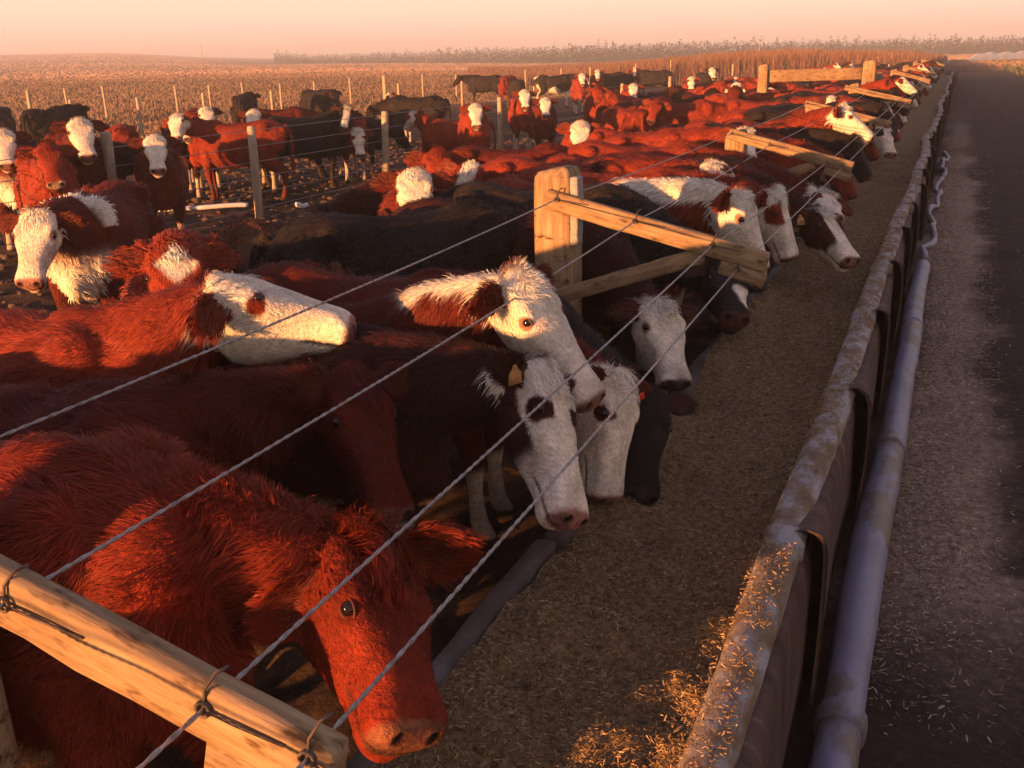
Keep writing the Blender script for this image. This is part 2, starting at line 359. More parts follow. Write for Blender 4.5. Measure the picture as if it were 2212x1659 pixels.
bits('spilled_silage', x, y, ground_z(x, y) + RNG.uniform(.002, .012, n), .010, .028, .0036, pick([(.36, .27, .19), (.26, .19, .13), (.46, .36, .27), (.15, .10, .07)], n))
n = 900; y = 1.6 + RNG.uniform(0, 1, n)**1.6*22; x = .3 + RNG.uniform(0, 1, n)**1.4*4
bits('scattered_chips', x, y, ground_z(x, y) + .006, .008, .03, .006, pick([(.3, .22, .15), (.2, .13, .08), (.42, .34, .26)], n))

# ------------------------------------------------------------------ pipe and torn plastic along the bunk
M['plastic'] = mk_noise('dusty_pale_plastic', [(.3, (.15, .14, .19)), (.5, (.22, .21, .28)), (.6, (.14, .11, .10)), (.72, (.2, .15, .11))], 5, .5, .3, 30, (1, .5, 1), 6, .003, .4)
yy = np.linspace(1.2, 9.6, 110); P = np.stack([-.115 + .007*np.sin(yy*1.3) + .004*np.sin(yy*2.9), yy, .074 + .006*np.sin(yy*2.1)], -1)
rad = .069 + .004*np.sin(yy*1.9) + .003*vnoise(np.stack([yy*5, 0*yy, 0*yy], -1), 3)
m = MB(); m.tube(P, rad, 18)
pipe = thing('plastic_pipe', 'dusty bluish plastic pipe lying on the ground along the bunk', 'pipe', (-.115, 4, 0))
obj('tube', m.mesh('tube', M['plastic']), pipe, (.115, -4, 0))
for v in (2.62, 4.9, 7.4):
    k = np.abs(yy - v).argmin(); m2 = MB(); m2.tube(P[k:k + 2], .076, 18); obj('collar', m2.mesh('collar', M['plastic']), pipe, (.115, -4, 0))
yy = np.linspace(10.0, 21.0, 90); m = MB()
cx_ = -.10 + .035*np.sin(yy*2.3) + .025*np.sin(yy*5.1 + 1) + (yy > 15)*.02; zc = .06 + .035*np.sin(yy*4.4)
m.tube(np.stack([cx_, yy, zc], -1), (.03 + .014*np.sin(yy*6.1)*np.sin(yy*2.2))*(1 + .25*vnoise(np.stack([yy*7, yy, yy], -1), 4)), 10)
me = m.mesh('crumpled_plastic', M['plastic']); tag(obj('crumpled_plastic', me), 'crumpled pale plastic tubing strewn beyond the end of the pipe', 'plastic')

# ------------------------------------------------------------------ posts, arms, rails
def board(name, p0, p1, h, w, mat, parent, up=(0, 0, 1), seed=0, bev=.006):
    p0, p1 = np.asarray(p0, float), np.asarray(p1, float); Mx = frame(p0, p1, up)
    m = MB(); rr = np.random.default_rng(seed); m.box(np.eye(4), np.linalg.norm(p1 - p0), w, h, bev, 12, .0014, rr)
    o = obj(name, m.mesh(name, mat, False), parent); Mw = Matrix(Mx.tolist())
    o.matrix_local = (Matrix.Translation(parent.location).inverted() @ Mw) if parent else Mw
    return o
def wpost(name, p, z0, z1, w, mat, parent, seed=0, lean=(0, 0)):
    """a standing timber with a worn rounded top"""
    rr = np.random.default_rng(seed); zs = np.array([z0, z0 + .3, (z0 + z1)/2, z1 - .16, z1 - .07, z1 - .03, z1 - .008, z1]); sc_ = np.array([1, 1, 1, 1, .985, .94, .8, .5])
    th = np.linspace(0, 2*math.pi, 20, endpoint=False); q = .28
    prof = np.stack([np.sign(np.cos(th))*np.abs(np.cos(th))**q, np.sign(np.sin(th))*np.abs(np.sin(th))**q], -1)*w/2
    V = np.zeros((len(zs), 20, 3))
    for k, z in enumerate(zs):
        V[k, :, :2] = prof*sc_[k] + rr.normal(0, .0016, (20, 2)) + np.array(lean)*(z - z0)
        V[k, :, 2] = z + (k >= 5)*.02*(prof[:, 0]/w)
    m = MB(); m.grid(V, wrap=True, cap=True); o = obj(name, m.mesh(name, mat, True), parent)
    o.location = (p[0] - parent.location.x, p[1] - parent.location.y, -parent.location.z) if parent else (p[0], p[1], 0)
    return o
ARM_Y = [.9, 4.47, 8.4, 13.2, 18.6, 24.3, 30, 36.5, 44, 53]
ARM_LAB = ['nearest post, its weathered arm sloping across the lower left corner',
 'stout square post with diagonal brace and sloping arm between the white faced cattle',
 'third post along the bunk, its long sloping arm bare and brightly lit',
 'fourth post along the bunk, short square top under a frosty sloping arm',
 'fifth post along the bunk, arm just before the tall railed post',
 'sixth post along the bunk, just behind the tall railed post',
 'seventh post along the bunk, small in the distance', 'eighth post along the bunk, tiny in the distance', 'ninth post along the bunk, tiny in the distance', 'tenth and farthest post along the bunk']
HOOK = []
def tie(p, parent, along=.12):
    m = MB(); x, y, z = p
    th = np.linspace(0, 4*math.pi, 26); m.tube(np.stack([x + .011*np.cos(th), y - .006 - .004*th/12, z + .011*np.sin(th)], -1), .0028, 6)
    m.tube([(x, y - .008, z), (x + along*.4, y - .010, z - .008), (x + along, y - .006, z - .022)], .0024, 6)
    m.tube([(x, y - .006, z), (x + .004, y - .004, z + .03), (x + .012, y + .012, z + .048), (x + .02, y + .03, z + .05)], .0026, 6)
    o = obj('wire_tie', m.mesh('wire_tie', M['dark_wire']), parent); o.location = (-parent.location.x, -parent.location.y, 0)
for k, y in enumerate(ARM_Y):
    a = thing('bunk_post', ARM_LAB[k], 'fence post', (-1.66, y + .1, 0), 0, 'braced posts along the bunk')
    px = -1.76 if k == 1 else -1.66; z1 = [1.42, 1.47, 1.36, 1.34, 1.40, 1.45, 1.4, 1.4, 1.4, 1.4][k]
    wpost('post', (px, y + .1), -.1, z1, .20 if k == 1 else .17, M['post_wood'], a, k, (.0, 0))
    xl = [-1.9, -1.775, -1.70, -1.74, -1.8, -1.7, -1.7, -1.7, -1.7, -1.7][k]; zl = [1.466, 1.385][k] if k < 2 else 1.39
    xr, zr = (-.655 if k == 0 else -.70), (1.118 if k == 0 else 1.105)
    sl_ = (zr - zl)/(xr - xl)
    board('arm', (xl, y - .022, zl - .05), (xr, y - .022, zr - .02), .092, .048, M['wood'], a, seed=k)
    if k in (0, 1, 2, 4, 6):
        xb = xr - .215; zb = zr - .02 - .215*sl_
        board('block', (xb, y - .021, zb - .082), (xr - .008, y - .021, zr - .02 - .082), .072, .042, M['wood'], a, seed=20 + k)
    if 0 < k < 6: board('brace', (px + .02, y - .012, .84), (-1.0, y - .012, 1.10), .075, .036, M['wood'], a, seed=40 + k)
    if k == 1:
        board('cleat', (px + .116, y + .05, 1.10), (px + .116, y + .05, 1.435), .085, .04, M['grey_wood'], a, up=(0, 1, 0), seed=60)
    # wire fixings on the arm: position along the arm
    f = [.03, .34, .80, .925]
    hk = []
    for q in range(4):
        x = xl + (xr - xl)*f[q]; z = zl - .05 + (x - xl)*sl_ + .012
        if k < 2: x, z = [[(-1.59, 1.335), (-1.205, 1.248), (-.848, 1.165), (-.682, 1.135)], [(-1.71, 1.336), (-1.317, 1.249), (-.948, 1.156), (-.831, 1.053)]][k][q]
        hk.append((x, y - .044, z))
        if k < 4: tie((x, y - .044, z), a, [.16, .15, .13, .05][q])
    HOOK.append(hk)
rp = thing('rail_frame', 'tall post pair joined by a thick level rail behind the fourth arm', 'fence panel', (-1.72, 22.5, 0))
wpost('post', (-1.72, 22.5), -.1, 1.74, .26, M['post_wood'], rp, 71); wpost('post', (-3.75, 21.7), -.1, 1.70, .2, M['post_wood'], rp, 72)
board('rail', (-3.66, 21.72, 1.46), (-1.86, 22.45, 1.48), .24, .06, M['wood'], rp, seed=73)
WLAB = ['highest twisted wire of the bunk fence, fixed at the upper ends of the arms', 'second wire from the top of the bunk fence', 'third wire of the bunk fence, fixed near the arm blocks', 'lowest wire of the bunk fence, fixed at the arm tips']
def strand_wire(P, near=9.0):
    P = np.asarray(P, float); seg = np.linalg.norm(np.diff(P, axis=0), axis=1); s = np.concatenate([[0], np.cumsum(seg)])
    m = MB(); L = s[-1]; n = int(min(L, near + 3)/.006); ss = np.linspace(0, min(L, near + 3), n)
    c = np.stack([np.interp(ss, s, P[:, q]) for q in range(3)], -1)
    for ph in (0, math.pi):
        th = ss/.045*2*math.pi/1.6 + ph; off = np.stack([np.cos(th), 0*th, np.sin(th)], -1)*.0015
        m.tube(c + off, .0024, 6)
    if L > near + 3:
        ss2 = np.linspace(near + 3, L, 80); m.tube(np.stack([np.interp(ss2, s, P[:, q]) for q in range(3)], -1), .0042, 6)
    return m
for q in range(4):
    pts = []
    h0 = np.array(HOOK[0][q]); h1 = np.array(HOOK[1][q]); start = h0 - (h1 - h0)*.5
    seq = [start] + [np.array(h[q]) for h in HOOK]
    for a_, b_ in zip(seq[:-1], seq[1:]):
        for s in np.linspace(0, 1, 12, endpoint=False):
            p = a_*(1 - s) + b_*s; p = p.copy(); p[2] -= .05*s*(1 - s)*np.linalg.norm(b_ - a_)/3.6*(1.2 if q < 2 else .6); pts.append(p)
    pts.append(seq[-1])
    w = thing('fence_wire', WLAB[q], 'wire', tuple(seq[0]), 0, 'wires strung along the bunk'); 
    bpy.data.objects.remove(w); wm = strand_wire(pts).mesh('fence_wire', M['wire'])
    tag(obj('fence_wire', wm), WLAB[q], 'wire', 'wires strung along the bunk')
# ------------------------------------------------------------------ the fence behind the pen and the outer fence rows
M['fpost'] = mk_noise('weathered_fence_post', [(.3, (.26, .18, .11)), (.7, (.52, .41, .29))], 6, .9, .4, 14, (6, 6, 1), 4, .004)
def round_post(p, h, r, label, group, lean=(0, 0)):
    m = MB(); zs = [-.1, .3, h*.7, h - .02, h]; m.tube([(lean[0]*z, lean[1]*z, z) for z in zs], [r, r, r*.98, r*.95, r*.7], 10)
    return tag(obj('fence_post', m.mesh('fence_post', M['fpost']), None, (p[0], p[1], float(ground_z(np.array([p[0]]), np.array([p[1]]))[0]))), label, 'fence post', group)
PF = [  # top pixel x, y, label for the fence straight behind the pen
 (8, 232, 'pen fence post at the left edge beside the white faced red cow'), (222, 288, 'pen fence post rising behind the left dark red cow with white face'), (540, 270, 'pen fence post in front of the lit red cow seen side on'), (825, 250, 'pen fence post left of the yellow lit white face'),
 (1080, 215, 'pen fence post between the white face in profile and the white face looking out'), (1343, 180, 'pen fence post beside the two red cattle facing out'), (1440, 152, 'pen fence post among the black cattle beyond')]
fpts = []
for k, (x, y, lb) in enumerate(PF):
    X = -8.25; v = ray(x, y); p = C0 + v*(X/v[0])
    if k == 0: p = np.array([-8.3, 6.3, 1.2])
    if k == 6: p = np.array([-8.2, 31.0, 1.25])
    round_post(p, min(1.35, max(1.1, p[2])), .058 if k in (1, 2, 3) else .05, lb, 'posts of the fence behind the pen', (RNG.normal(0, .02) + .02, RNG.normal(0, .02))); fpts.append(p)
for k in range(5): fpts.append(np.array([-8.2, 38 + 7*k, 1.2]))
order = sorted(fpts, key=lambda p: p[1])
for q in range(6):
    pts = [np.array([-8.2, 2.0, .12 + .2*q])] + [np.array([p[0] - .06, p[1], .14 + .2*q]) for p in order]
    m = MB(); m.tube(np.array(pts), .0045, 5)
    tag(obj('pen_wire', m.mesh('pen_wire', M['wire'])), ['lowest', 'second lowest', 'third lowest', 'third highest', 'second highest', 'highest'][q] + ' wire of the fence behind the pen', 'wire', 'wires of the fence behind the pen')
OUT = [(58, 195, -19), (140, 190, -27), (150, 215, -19), (222, 185, -27), (297, 210, -18.3), (378, 185, -26), (437, 200, -18), (450, 183, -25.5), (523, 178, -25.5), (585, 195, -17.6), (605, 190, -25), (678, 178, -24.8), (720, 192, -16.2), (755, 168, -24.5), (830, 163, -17), (860, 180, -16.4), (912, 160, -24), (985, 160, -23), (997, 175, -16), (1135, 150, -20), (1212, 148, -19), (1275, 145, -17), (1373, 138, -17), (1450, 130, -16), (1530, 126, -15), (1583, 138, -9.5), (1715, 120, -13), (1640, 118, -14)]
for k, (x, y, X) in enumerate(OUT):
    v = ray(x, y); p = C0 + v*(X/v[0]); thick = x in (720, 830)
    if p[1] > 95: continue
    near = X > -20
    where = ('thick ' if thick else 'thin ') + ('outer fence post in the nearer row' if near else 'outer fence post in the farther row')
    side = ' at far left' if x < 300 else ' left of the black broadside cow' if x < 560 else ' near the black cow with narrow white face' if x < 780 else ' behind the black cow with head low' if x < 960 else ' beside the lone black cow standing tall' if x < 1150 else ' among the distant black cattle' if x < 1400 else ' among the farthest cattle'
    round_post(p, max(1.1, min(1.9, p[2] - float(ground_z(np.array([p[0]]), np.array([p[1]]))[0]))), .075 if thick else .045, where + side, 'posts of the outer fences', (RNG.normal(0, .015), 0))
# white hose on the mud below the pen fence
hp = [at(x, y, .03) for x, y in ((-60, 491), (0, 487), (110, 478), (300, 468), (440, 463), (545, 456))]
m = MB(); hp2 = []
for a_, b_ in zip(hp[:-1], hp[1:]):
    for s in np.linspace(0, 1, 14, endpoint=False): hp2.append(a_*(1 - s) + b_*s)
hp2 = np.array(hp2); hp2[:, 2] = np.convolve(np.pad(ground_z(hp2[:, 0], hp2[:, 1]), 12, 'edge'), np.ones(25)/25, 'valid') + .07
m.tube(hp2, .032, 8)
M['white_hose'] = plain('white_hose', (.72, .66, .66), .5)
tag(obj('white_hose', m.mesh('white_hose', M['white_hose'])), 'long white hose lying on the mud at the foot of the pen fence', 'hose')
for (a_, b_) in (((640, 447), (665, 444)), ((740, 443), (800, 440))):
    A, B = at(*a_, .03), at(*b_, .03); pts = np.array([A*(1 - s) + B*s for s in np.linspace(0, 1, 12)]); pts[:, 2] = ground_z(pts[:, 0], pts[:, 1]) + .035
    m = MB(); m.tube(pts, .035, 8); tag(obj('white_hose', m.mesh('white_hose', M['white_hose'])), ('short' if a_[0] < 700 else 'longer') + ' visible piece of white hose on the mud, left of the red eared white face', 'hose', 'white hose pieces on the mud')

# clods on the trampled pen floor
n = 5200; x = RNG.uniform(-13, -3, n); y = RNG.uniform(3, 22, n); z = ground_z(x, y); m = MB(); base = sph(6, 4)
S = RNG.uniform(.02, .065, n)*RNG.uniform(.5, 1, n); V = base.reshape(-1, 3)
VV = V[None]*(S[:, None, None]*np.array([1.5, 1.1, .6]))*(1 + .75*vnoise(V[None]*2.3 + RNG.uniform(0, 99, (n, 1, 3)), 2))[..., None] + np.stack([x, y, z + S*.2], -1)[:, None]
mm = MB(); mm.grid(base, wrap=True); F0 = mm.F4[0]
FF = (F0[None] + (np.arange(n)*len(V))[:, None, None]).reshape(-1, 4)
M['clod'] = mk_noise('dried_mud', [(.3, (.05, .03, .022)), (.7, (.13, .08, .055))], 9, .95, .4)
stuff('mud_clods', mesh_np('mud_clods', VV.reshape(-1, 3), FF, M['clod'], True))

# ------------------------------------------------------------------ dry grass, far weeds, tree belt
def grass(name, n, dmin, dmax, azr, hfun, wk, cols, mask):
    d = np.exp(RNG.uniform(math.log(dmin), math.log(dmax), n)); az = np.radians(RNG.uniform(*azr, n))
    x, y = -np.sin(az)*d, np.cos(az)*d; k = mask(x, y, d, np.degrees(az)); x, y, d, az = x[k], y[k], d[k], az[k]; n = len(x)
    L = hfun(x, y, d, np.degrees(az))*RNG.uniform(.75, 1.1, n); th = RNG.normal(0, 1.0, n)
    dirs = np.stack([RNG.normal(0, .16, n), RNG.normal(0, .16, n), np.ones(n)], -1)
    side = np.stack([np.cos(th), np.sin(th), 0*th], -1)
    c = pick(cols, n, .05)*(1 + .13*np.sin(d*.035 + 1.5*np.sin(az*3)))[:, None]*(1 + .22*fbm(np.stack([x*.05, y*.05, 0*x], -1), 3, 51))[:, None]
    V, F, C = ribbons(np.stack([x, y, ground_z(x, y) - .02], -1), dirs, L, wk*d*RNG.uniform(.6, 1.4, n), np.clip(c, .01, .9), 2, side, .12, .25)
    return stuff(name, mesh_np(name, V, F, M['leaf'], False, C))
GC = [(.20, .135, .092), (.19, .125, .082), (.215, .145, .10), (.175, .115, .076)]
grass('dry_grass', 200000, 24, 160, (-2, 58), lambda x, y, d, a: (.10 + .16*smooth(-19, -30, x))*(1 + .3*fbm(np.stack([x*.2, y*.2, 0*x], -1), 2, 8)), .0017, GC, lambda x, y, d, a: (x < -18.5 + 1.5*np.sin(y*.3)) | (y > 88))
grass('pasture', 130000, 110, 2500, (-4, 58), lambda x, y, d, a: .28 + .3*smooth(200, 900, d), .0032, [(.33, .205, .14), (.31, .19, .13), (.29, .178, .122)], lambda x, y, d, a: (d > 100))
grass('reddish_weeds', 120000, 62, 170, (-1, 26), lambda x, y, d, a: (.7 + 1.05*smooth(24, 9, a))*smooth(-1.5, 4, a)**.5*(1 + .5*fbm(np.stack([x*.1, y*.1, 0*x], -1), 2, 18)), .0007, [(.20, .105, .068), (.17, .09, .058), (.23, .13, .085)], lambda x, y, d, a: (x < -2) & (y > 60))
grass('verge_grass', 16000, 45, 190, (-34, -.5), lambda x, y, d, a: .22 + .1*smooth(60, 150, d), .0012, [(.12, .13, .04), (.15, .11, .05), (.09, .10, .035)], lambda x, y, d, a: x > 3.5)
def far_point(px, D):
    v = ray(px, 110); az = math.atan2(v[0], v[1]); return np.array([math.sin(az)*D, math.cos(az)*D])
tb = MB(); rr = np.random.default_rng(5); V_, F_, C_ = [], [], []; nv = 0
for k in range(1250):
    px = 592 + (2330 - 592)*(k + rr.uniform(-.5, .5))/1250; D = np.interp(px, [590, 1232, 1700, 2212, 2400], [430, 290, 310, 340, 350]) + rr.uniform(0, 30)
    x, y = far_point(px, D); z0 = float(ground_z(np.array([x]), np.array([y]))[0])
    top = np.interp(px, [590, 700, 1000, 1232, 1450, 1800, 2212], [113, 117, 107, 98, 91, 87, 80]); hy = 118 - .022*(px - W/2)
    h = max(3.5, CAMH + (hy - top)/FPX*D - z0)*rr.uniform(.66, .98) + (rr.random() < .06)*1.2
    r = h*rr.uniform(.2, .3); nl = 64
    t = rr.uniform(0, 1, nl)**1.1; th = rr.uniform(0, 6.28, nl); rad = r*(1 - t)**.8*rr.uniform(.5, 1.05, nl) + .1
    c = np.stack([x + rad*np.cos(th), y + rad*np.sin(th), z0 + h*(.04 + .96*t)], -1); s = (.085*h)*(1.1 - .6*t)
    q = rr.normal(0, 1, (nl, 3, 3))*s[:, None, None]*np.array([.8, .8, .6]) + c[:, None]
    col = np.array([.040, .052, .028])*rr.uniform(.7, 1.35)
    V_.append(q.reshape(-1, 3)); C_.append(np.tile(col, (nl*3, 1))*np.repeat(rr.uniform(.7, 1.3, nl), 3)[:, None])
V_ = np.vstack(V_); stuff('tree_belt', mesh_np('tree_belt', V_, np.arange(len(V_)).reshape(-1, 3), M['leaf'], False, np.vstack(C_)), 'dark belt of pines along the horizon', 'tree belt')
for px, y0, y1, D, lb in ((1232, 100, 126, 300, 'pale slender pole standing before the middle of the pine belt'), (920, 108, 134, 330, 'pale slender pole standing before the left part of the pine belt'), (435, 98, 127, 500, 'faint pole alone on the horizon left of the pine belt'), (1640, 92, 112, 300, 'faint pale pole before the right part of the pine belt')):
    x, y = far_point(px, D); hy = 118 - .022*(px - W/2); z1 = CAMH + (hy - y0)/FPX*D; z0 = float(ground_z(np.array([x]), np.array([y]))[0])
    m = MB(); m.tube([(0, 0, -.2), (0, 0, z1 - z0)], [.16, .11], 8, True); p_ = tag(obj('utility_pole', m.mesh('utility_pole', M['fpost']), None, (x, y, z0)), lb, 'pole')
    m = MB(); m.box(frame((-.5, 0, z1 - z0 - .5), (.5, 0, z1 - z0 - .5)), 1.0, .1, .1, .01); obj('crossarm', m.mesh('crossarm', M['fpost']), p_)
# long pale silage bag past the dark road
x0, y0 = far_point(2095, 150); x1, y1 = far_point(2290, 175); m = MB(); ts = np.linspace(0, 1, 60); th = np.linspace(0, math.pi, 12)
V = np.array([[(x0 + (x1 - x0)*s, y0 + (y1 - y0)*s + .9*math.cos(a_)*(1 + .05*math.sin(s*60)), (.95 + .12*math.sin(s*37))*math.sin(a_)*min(1, .35 + 8*min(s, 1 - s)) - .05) for a_ in th] for s in ts]); m.grid(V)
M['white_film'] = mk_noise('white_plastic_film', [(.3, (.55, .5, .46)), (.7, (.82, .78, .72))], 1.2, .45, .5, 3, None, 4, .1)
tag(obj('silage_bag', m.mesh('silage_bag', M['white_film'])), 'long low white plastic covered silage row beyond the dark road', 'silage bag')


# ------------------------------------------------------------------ cattle: lofted, fused into one skin, coloured, haired
def lerp_tab(tab, n):
    tab = np.asarray(tab, float); s = np.linspace(0, len(tab) - 1, n); i = np.minimum(s.astype(int), len(tab) - 2); f = (s - i)[:, None]
    p0 = tab[np.maximum(i - 1, 0)]; p1 = tab[i]; p2 = tab[i + 1]; p3 = tab[np.minimum(i + 2, len(tab) - 1)]
    return .5*((2*p1) + (-p0 + p2)*f + (2*p0 - 5*p1 + 4*p2 - p3)*f**2 + (-p0 + 3*p1 - 3*p2 + p3)*f**3)
TORSO, NECK, HEAD, EAR, LEG, TAIL = range(6)
def build_body(poll, mdir, roll=0.0, voxel=.018, hw=1.0, seed=0, headL=.47, earlift=(0, 0), legs=None, earfwd=.05, ear_dirs=None, ear_t=.06, hs=1.0, eye_t=.325, ear_s=1.0):
    rr = np.random.default_rng(seed); parts = []        # (V grid, tag, flow)
    def add(V, tg, flow):
        parts.append((V, tg, np.broadcast_to(flow, V.shape)))
    n = 22; th = np.linspace(0, 2*math.pi, n, endpoint=False); c, s = np.cos(th), np.sin(th)
    sq = lambda v, e: np.sign(v)*np.abs(v)**e
    T = lerp_tab([(-.77, .05, 1.05, .93), (-.735, .14, 1.12, .80), (-.64, .20, 1.185, .68), (-.48, .225, 1.215, .60), (-.30, .235, 1.185, .56), (-.12, .265, 1.165, .53), (.10, .285, 1.17, .51), (.30, .255, 1.205, .51), (.47, .215, 1.19, .54), (.60, .16, 1.13, .61), (.68, .07, 1.04, .75)], 34)
    V = np.stack([np.stack([np.full(n, t[0]), t[1]*hw*sq(c, .86), (t[2] + t[3])/2 + (t[2] - t[3])/2*sq(s, .84)], -1) for t in T])
    V[..., 2] += .012*vnoise(V*3, seed)
    add(V, TORSO, norm(np.array([-1, 0, -.55])))
    a = norm(mdir); f = np.array([a[0], a[1], 0.0]); f = norm(f*.8 + np.array([.35, 0, 0])*(1 if a[0] > -.2 else 0) + 1e-6); hint = np.array([0, 0, 1.0]) + f
    up = norm(hint - a*a.dot(hint)); sd = np.cross(up, a)           # sd points to the animal's left
    if roll: up, sd = up*math.cos(roll) + sd*math.sin(roll), sd*math.cos(roll) - up*math.sin(roll)
    L = headL; H = lambda t, s_, u: poll + a*(t*L) + sd*s_ + up*u
    # neck
    N0 = np.array([.36, 0, .94]); N2 = H(.08, 0, -.075); N1 = N0*.45 + N2*.55 + np.array([.03, 0, .06])
    q = np.linspace(0, 1, 16)[:, None]; cen = N0*(1 - q)**2 + 2*N1*q*(1 - q) + N2*q**2; tg = norm(np.gradient(cen, axis=0))
    rows = []
    for k in range(16):
        w = k/15; zr = np.array([0, 0, 1.0])*(1 - w*.6) + up*w*.6; ua = norm(zr - tg[k]*tg[k].dot(zr)); sa = np.cross(ua, tg[k])
        ra = (.20 - .13*w**.7)*hw; rv = .285 - .185*w**.8
        rows.append(cen[k] + sa*(ra*c)[:, None] + ua*(rv*sq(s, .9))[:, None])
    add(np.array(rows), NECK, norm(-tg.mean(0) + np.array([0, 0, -.7])))
    # head
    HT = lerp_tab([(-.05, .045, .0, .05), (-.02, .078, .028, .09), (.06, .094, .042, .135), (.18, .106, .052, .172), (.30, .112, .050, .182), (.42, .104, .050, .172), (.55, .083, .050, .152), (.68, .071, .048, .130), (.80, .071, .046, .114), (.90, .080, .044, .108), (.97, .081, .034, .096), (1.02, .062, .012, .066), (1.04, .025, -.01, .025)], 34)*np.array([1, hs, hs, hs])
    rows = [[H(t[0], t[1]*1.1*cc*(1 - .28*max(0, -ss)), (t[2] if ss > 0 else t[3]*1.10)*sq(ss, .8)) for cc, ss in zip(sq(c, .8), s)] for t in HT]
    add(np.array(rows), HEAD, a)
    S = sph(14, 8)
    def blob(t, s_, u, r, rt=None, ru=None):
        add(H(t, s_, u) + (S[..., :1]*a*(rt or r) + S[..., 1:2]*sd*r + S[..., 2:]*up*(ru or r)), HEAD, a)
    for g in (1, -1):
        blob(eye_t - .055, g*.088, .028, .034, .05, .026); blob(.24, g*.062, -.075, .055, .085, .085); blob(.965, g*.050, 0, .038, .034, .034)
        blob(eye_t - .025, g*.100, .006, .024, .04, .03)
    blob(.90, 0, -.092, .058, .06, .032); blob(-.005, 0, .02, .062, .045, .03); blob(.15, 0, .03, .07, .09, .03)
    def lump(x, y, z, rx, ry, rz): add(np.array([x, y, z]) + S*np.array([rx, ry, rz]), TORSO, norm(np.array([-1, 0, -.55])))
    for g in (1, -1):
        lump(-.47, g*.185*hw, 1.115, .085, .06, .075); lump(-.72, g*.09, 1.055, .07, .055, .06); lump(.38, g*.15*hw, 1.02, .13, .10, .17); lump(.52, g*.16*hw, .80, .10, .07, .11)
    lump(.30, 0, 1.17, .16, .06, .06); lump(.60, 0, .66, .10, .08, .12)
    # ears
    ears = []
    tk = max(.014, voxel*1.05)
    for gi, g in enumerate((1, -1)):
        b0 = H(ear_t if gi else .06, g*.078, -.022); e = norm(sd*g - a*.28 - np.array([0, 0, .22]) + up*earfwd + np.array([0, 0, earlift[gi]]))
        if ear_dirs is not None: e = norm(np.array(ear_dirs[gi]))
        fc = norm(up*.7 + a*.55 - e*(up*.7 + a*.55).dot(e)); wd_ = np.cross(e, fc)
        st = lerp_tab([(0, .026, .03), (.2, .046, .026), (.45, .066, .018), (.7, .06, .012), (.9, .036, .008), (1.0, .012, .006)], 12)
        st = st*np.array([1, ear_s, 1]); rows = []
        for k, (tt, w, _) in enumerate(st):
            cc = b0 + e*(tt*.185*(.5 + .5*ear_s)) - np.array([0, 0, .03])*tt**2
            rows.append([cc + wd_*(w*math.cos(x)) + fc*(tk*math.sin(x) + .35*w*abs(math.cos(x))**2) for x in th])
        add(np.array(rows), EAR, e); ears.append((b0, e, fc, wd_))
    # legs, tail
    jit = legs if legs is not None else rr.normal(0, .045, 4)
    fr = [(.40, .13, .80, .13), (.42, .155, .62, .09), (.44, .15, .50, .062), (.445, .15, .40, .05), (.435, .148, .27, .034), (.435, .148, .13, .041), (.455, .15, .06, .047), (.475, .15, .0, .056)]
    hd = [(-.54, .13, .88, .18), (-.46, .165, .70, .145), (-.52, .165, .57, .10), (-.63, .155, .48, .066), (-.70, .15, .42, .052), (-.675, .15, .27, .036), (-.655, .15, .13, .042), (-.62, .15, .055, .048), (-.60, .15, .0, .056)]
    for k, (g, tab) in enumerate(((1, fr), (-1, fr), (1, hd), (-1, hd))):
        tt = lerp_tab(tab, 20); m = MB(); dx = jit[k]*(1 - tt[:, 2]/.85)
        P = np.stack([tt[:, 0] + dx, g*tt[:, 1]*(.6 + .4*hw), tt[:, 2]], -1); m.tube(P, tt[:, 3], 12, True); add(m.V[0][:-2].reshape(20, 12, 3), LEG, np.array([0, 0, -1.0]))
    tt = lerp_tab([(-.76, 0, 1.13, .04), (-.83, .005, 1.05, .03), (-.855, .01, .85, .022), (-.85, .02, .62, .024), (-.845, .02, .48, .034), (-.84, .02, .36, .012)], 16)
    m = MB(); m.tube(tt[:, :3], np.maximum(tt[:, 3], voxel*1.1), 10, True); add(m.V[0][:-2].reshape(16, 10, 3), TAIL, np.array([0, 0, -1.0]))
    m = MB(); sv, st_, sf = [], [], []
    for V, tg_, fl in parts:
        m.grid(V, wrap=True, cap=True); k = len(m.V[-1]) - V.shape[0]*V.shape[1]
        sv.append(V.reshape(-1, 3)); st_.append(np.full(V.shape[0]*V.shape[1], tg_)); sf.append(fl.reshape(-1, 3))
    me = m.mesh('tmp', None); o = bpy.data.objects.new('tmp', me); COL.objects.link(o)
    md = o.modifiers.new('r', 'REMESH'); md.mode = 'VOXEL'; md.voxel_size = voxel; md.use_smooth_shade = True
    ms = o.modifiers.new('s', 'SMOOTH'); ms.factor = .5; ms.iterations = 5 if voxel < .015 else 3
    dg = bpy.context.evaluated_depsgraph_get(); dg.update(); em = bpy.data.meshes.new_from_object(o.evaluated_get(dg))
    bpy.data.objects.remove(o); bpy.data.meshes.remove(me)
    N = len(em.vertices); v = np.zeros(N*3); em.vertices.foreach_get('co', v); v = v.reshape(-1, 3)
    sv = np.vstack(sv); st_ = np.concatenate(st_); sf = np.vstack(sf)
    kd = kdtree.KDTree(len(sv))
    for i, p in enumerate(sv): kd.insert(p, i)
    kd.balance(); idx = np.array([kd.find(p)[1] for p in v])
    tg_, fl = st_[idx], sf[idx]
    qh = v - poll; hc = np.stack([qh @ a/L, qh @ sd, qh @ up], -1)
    # nostrils, mouth line
    isH = tg_ == HEAD
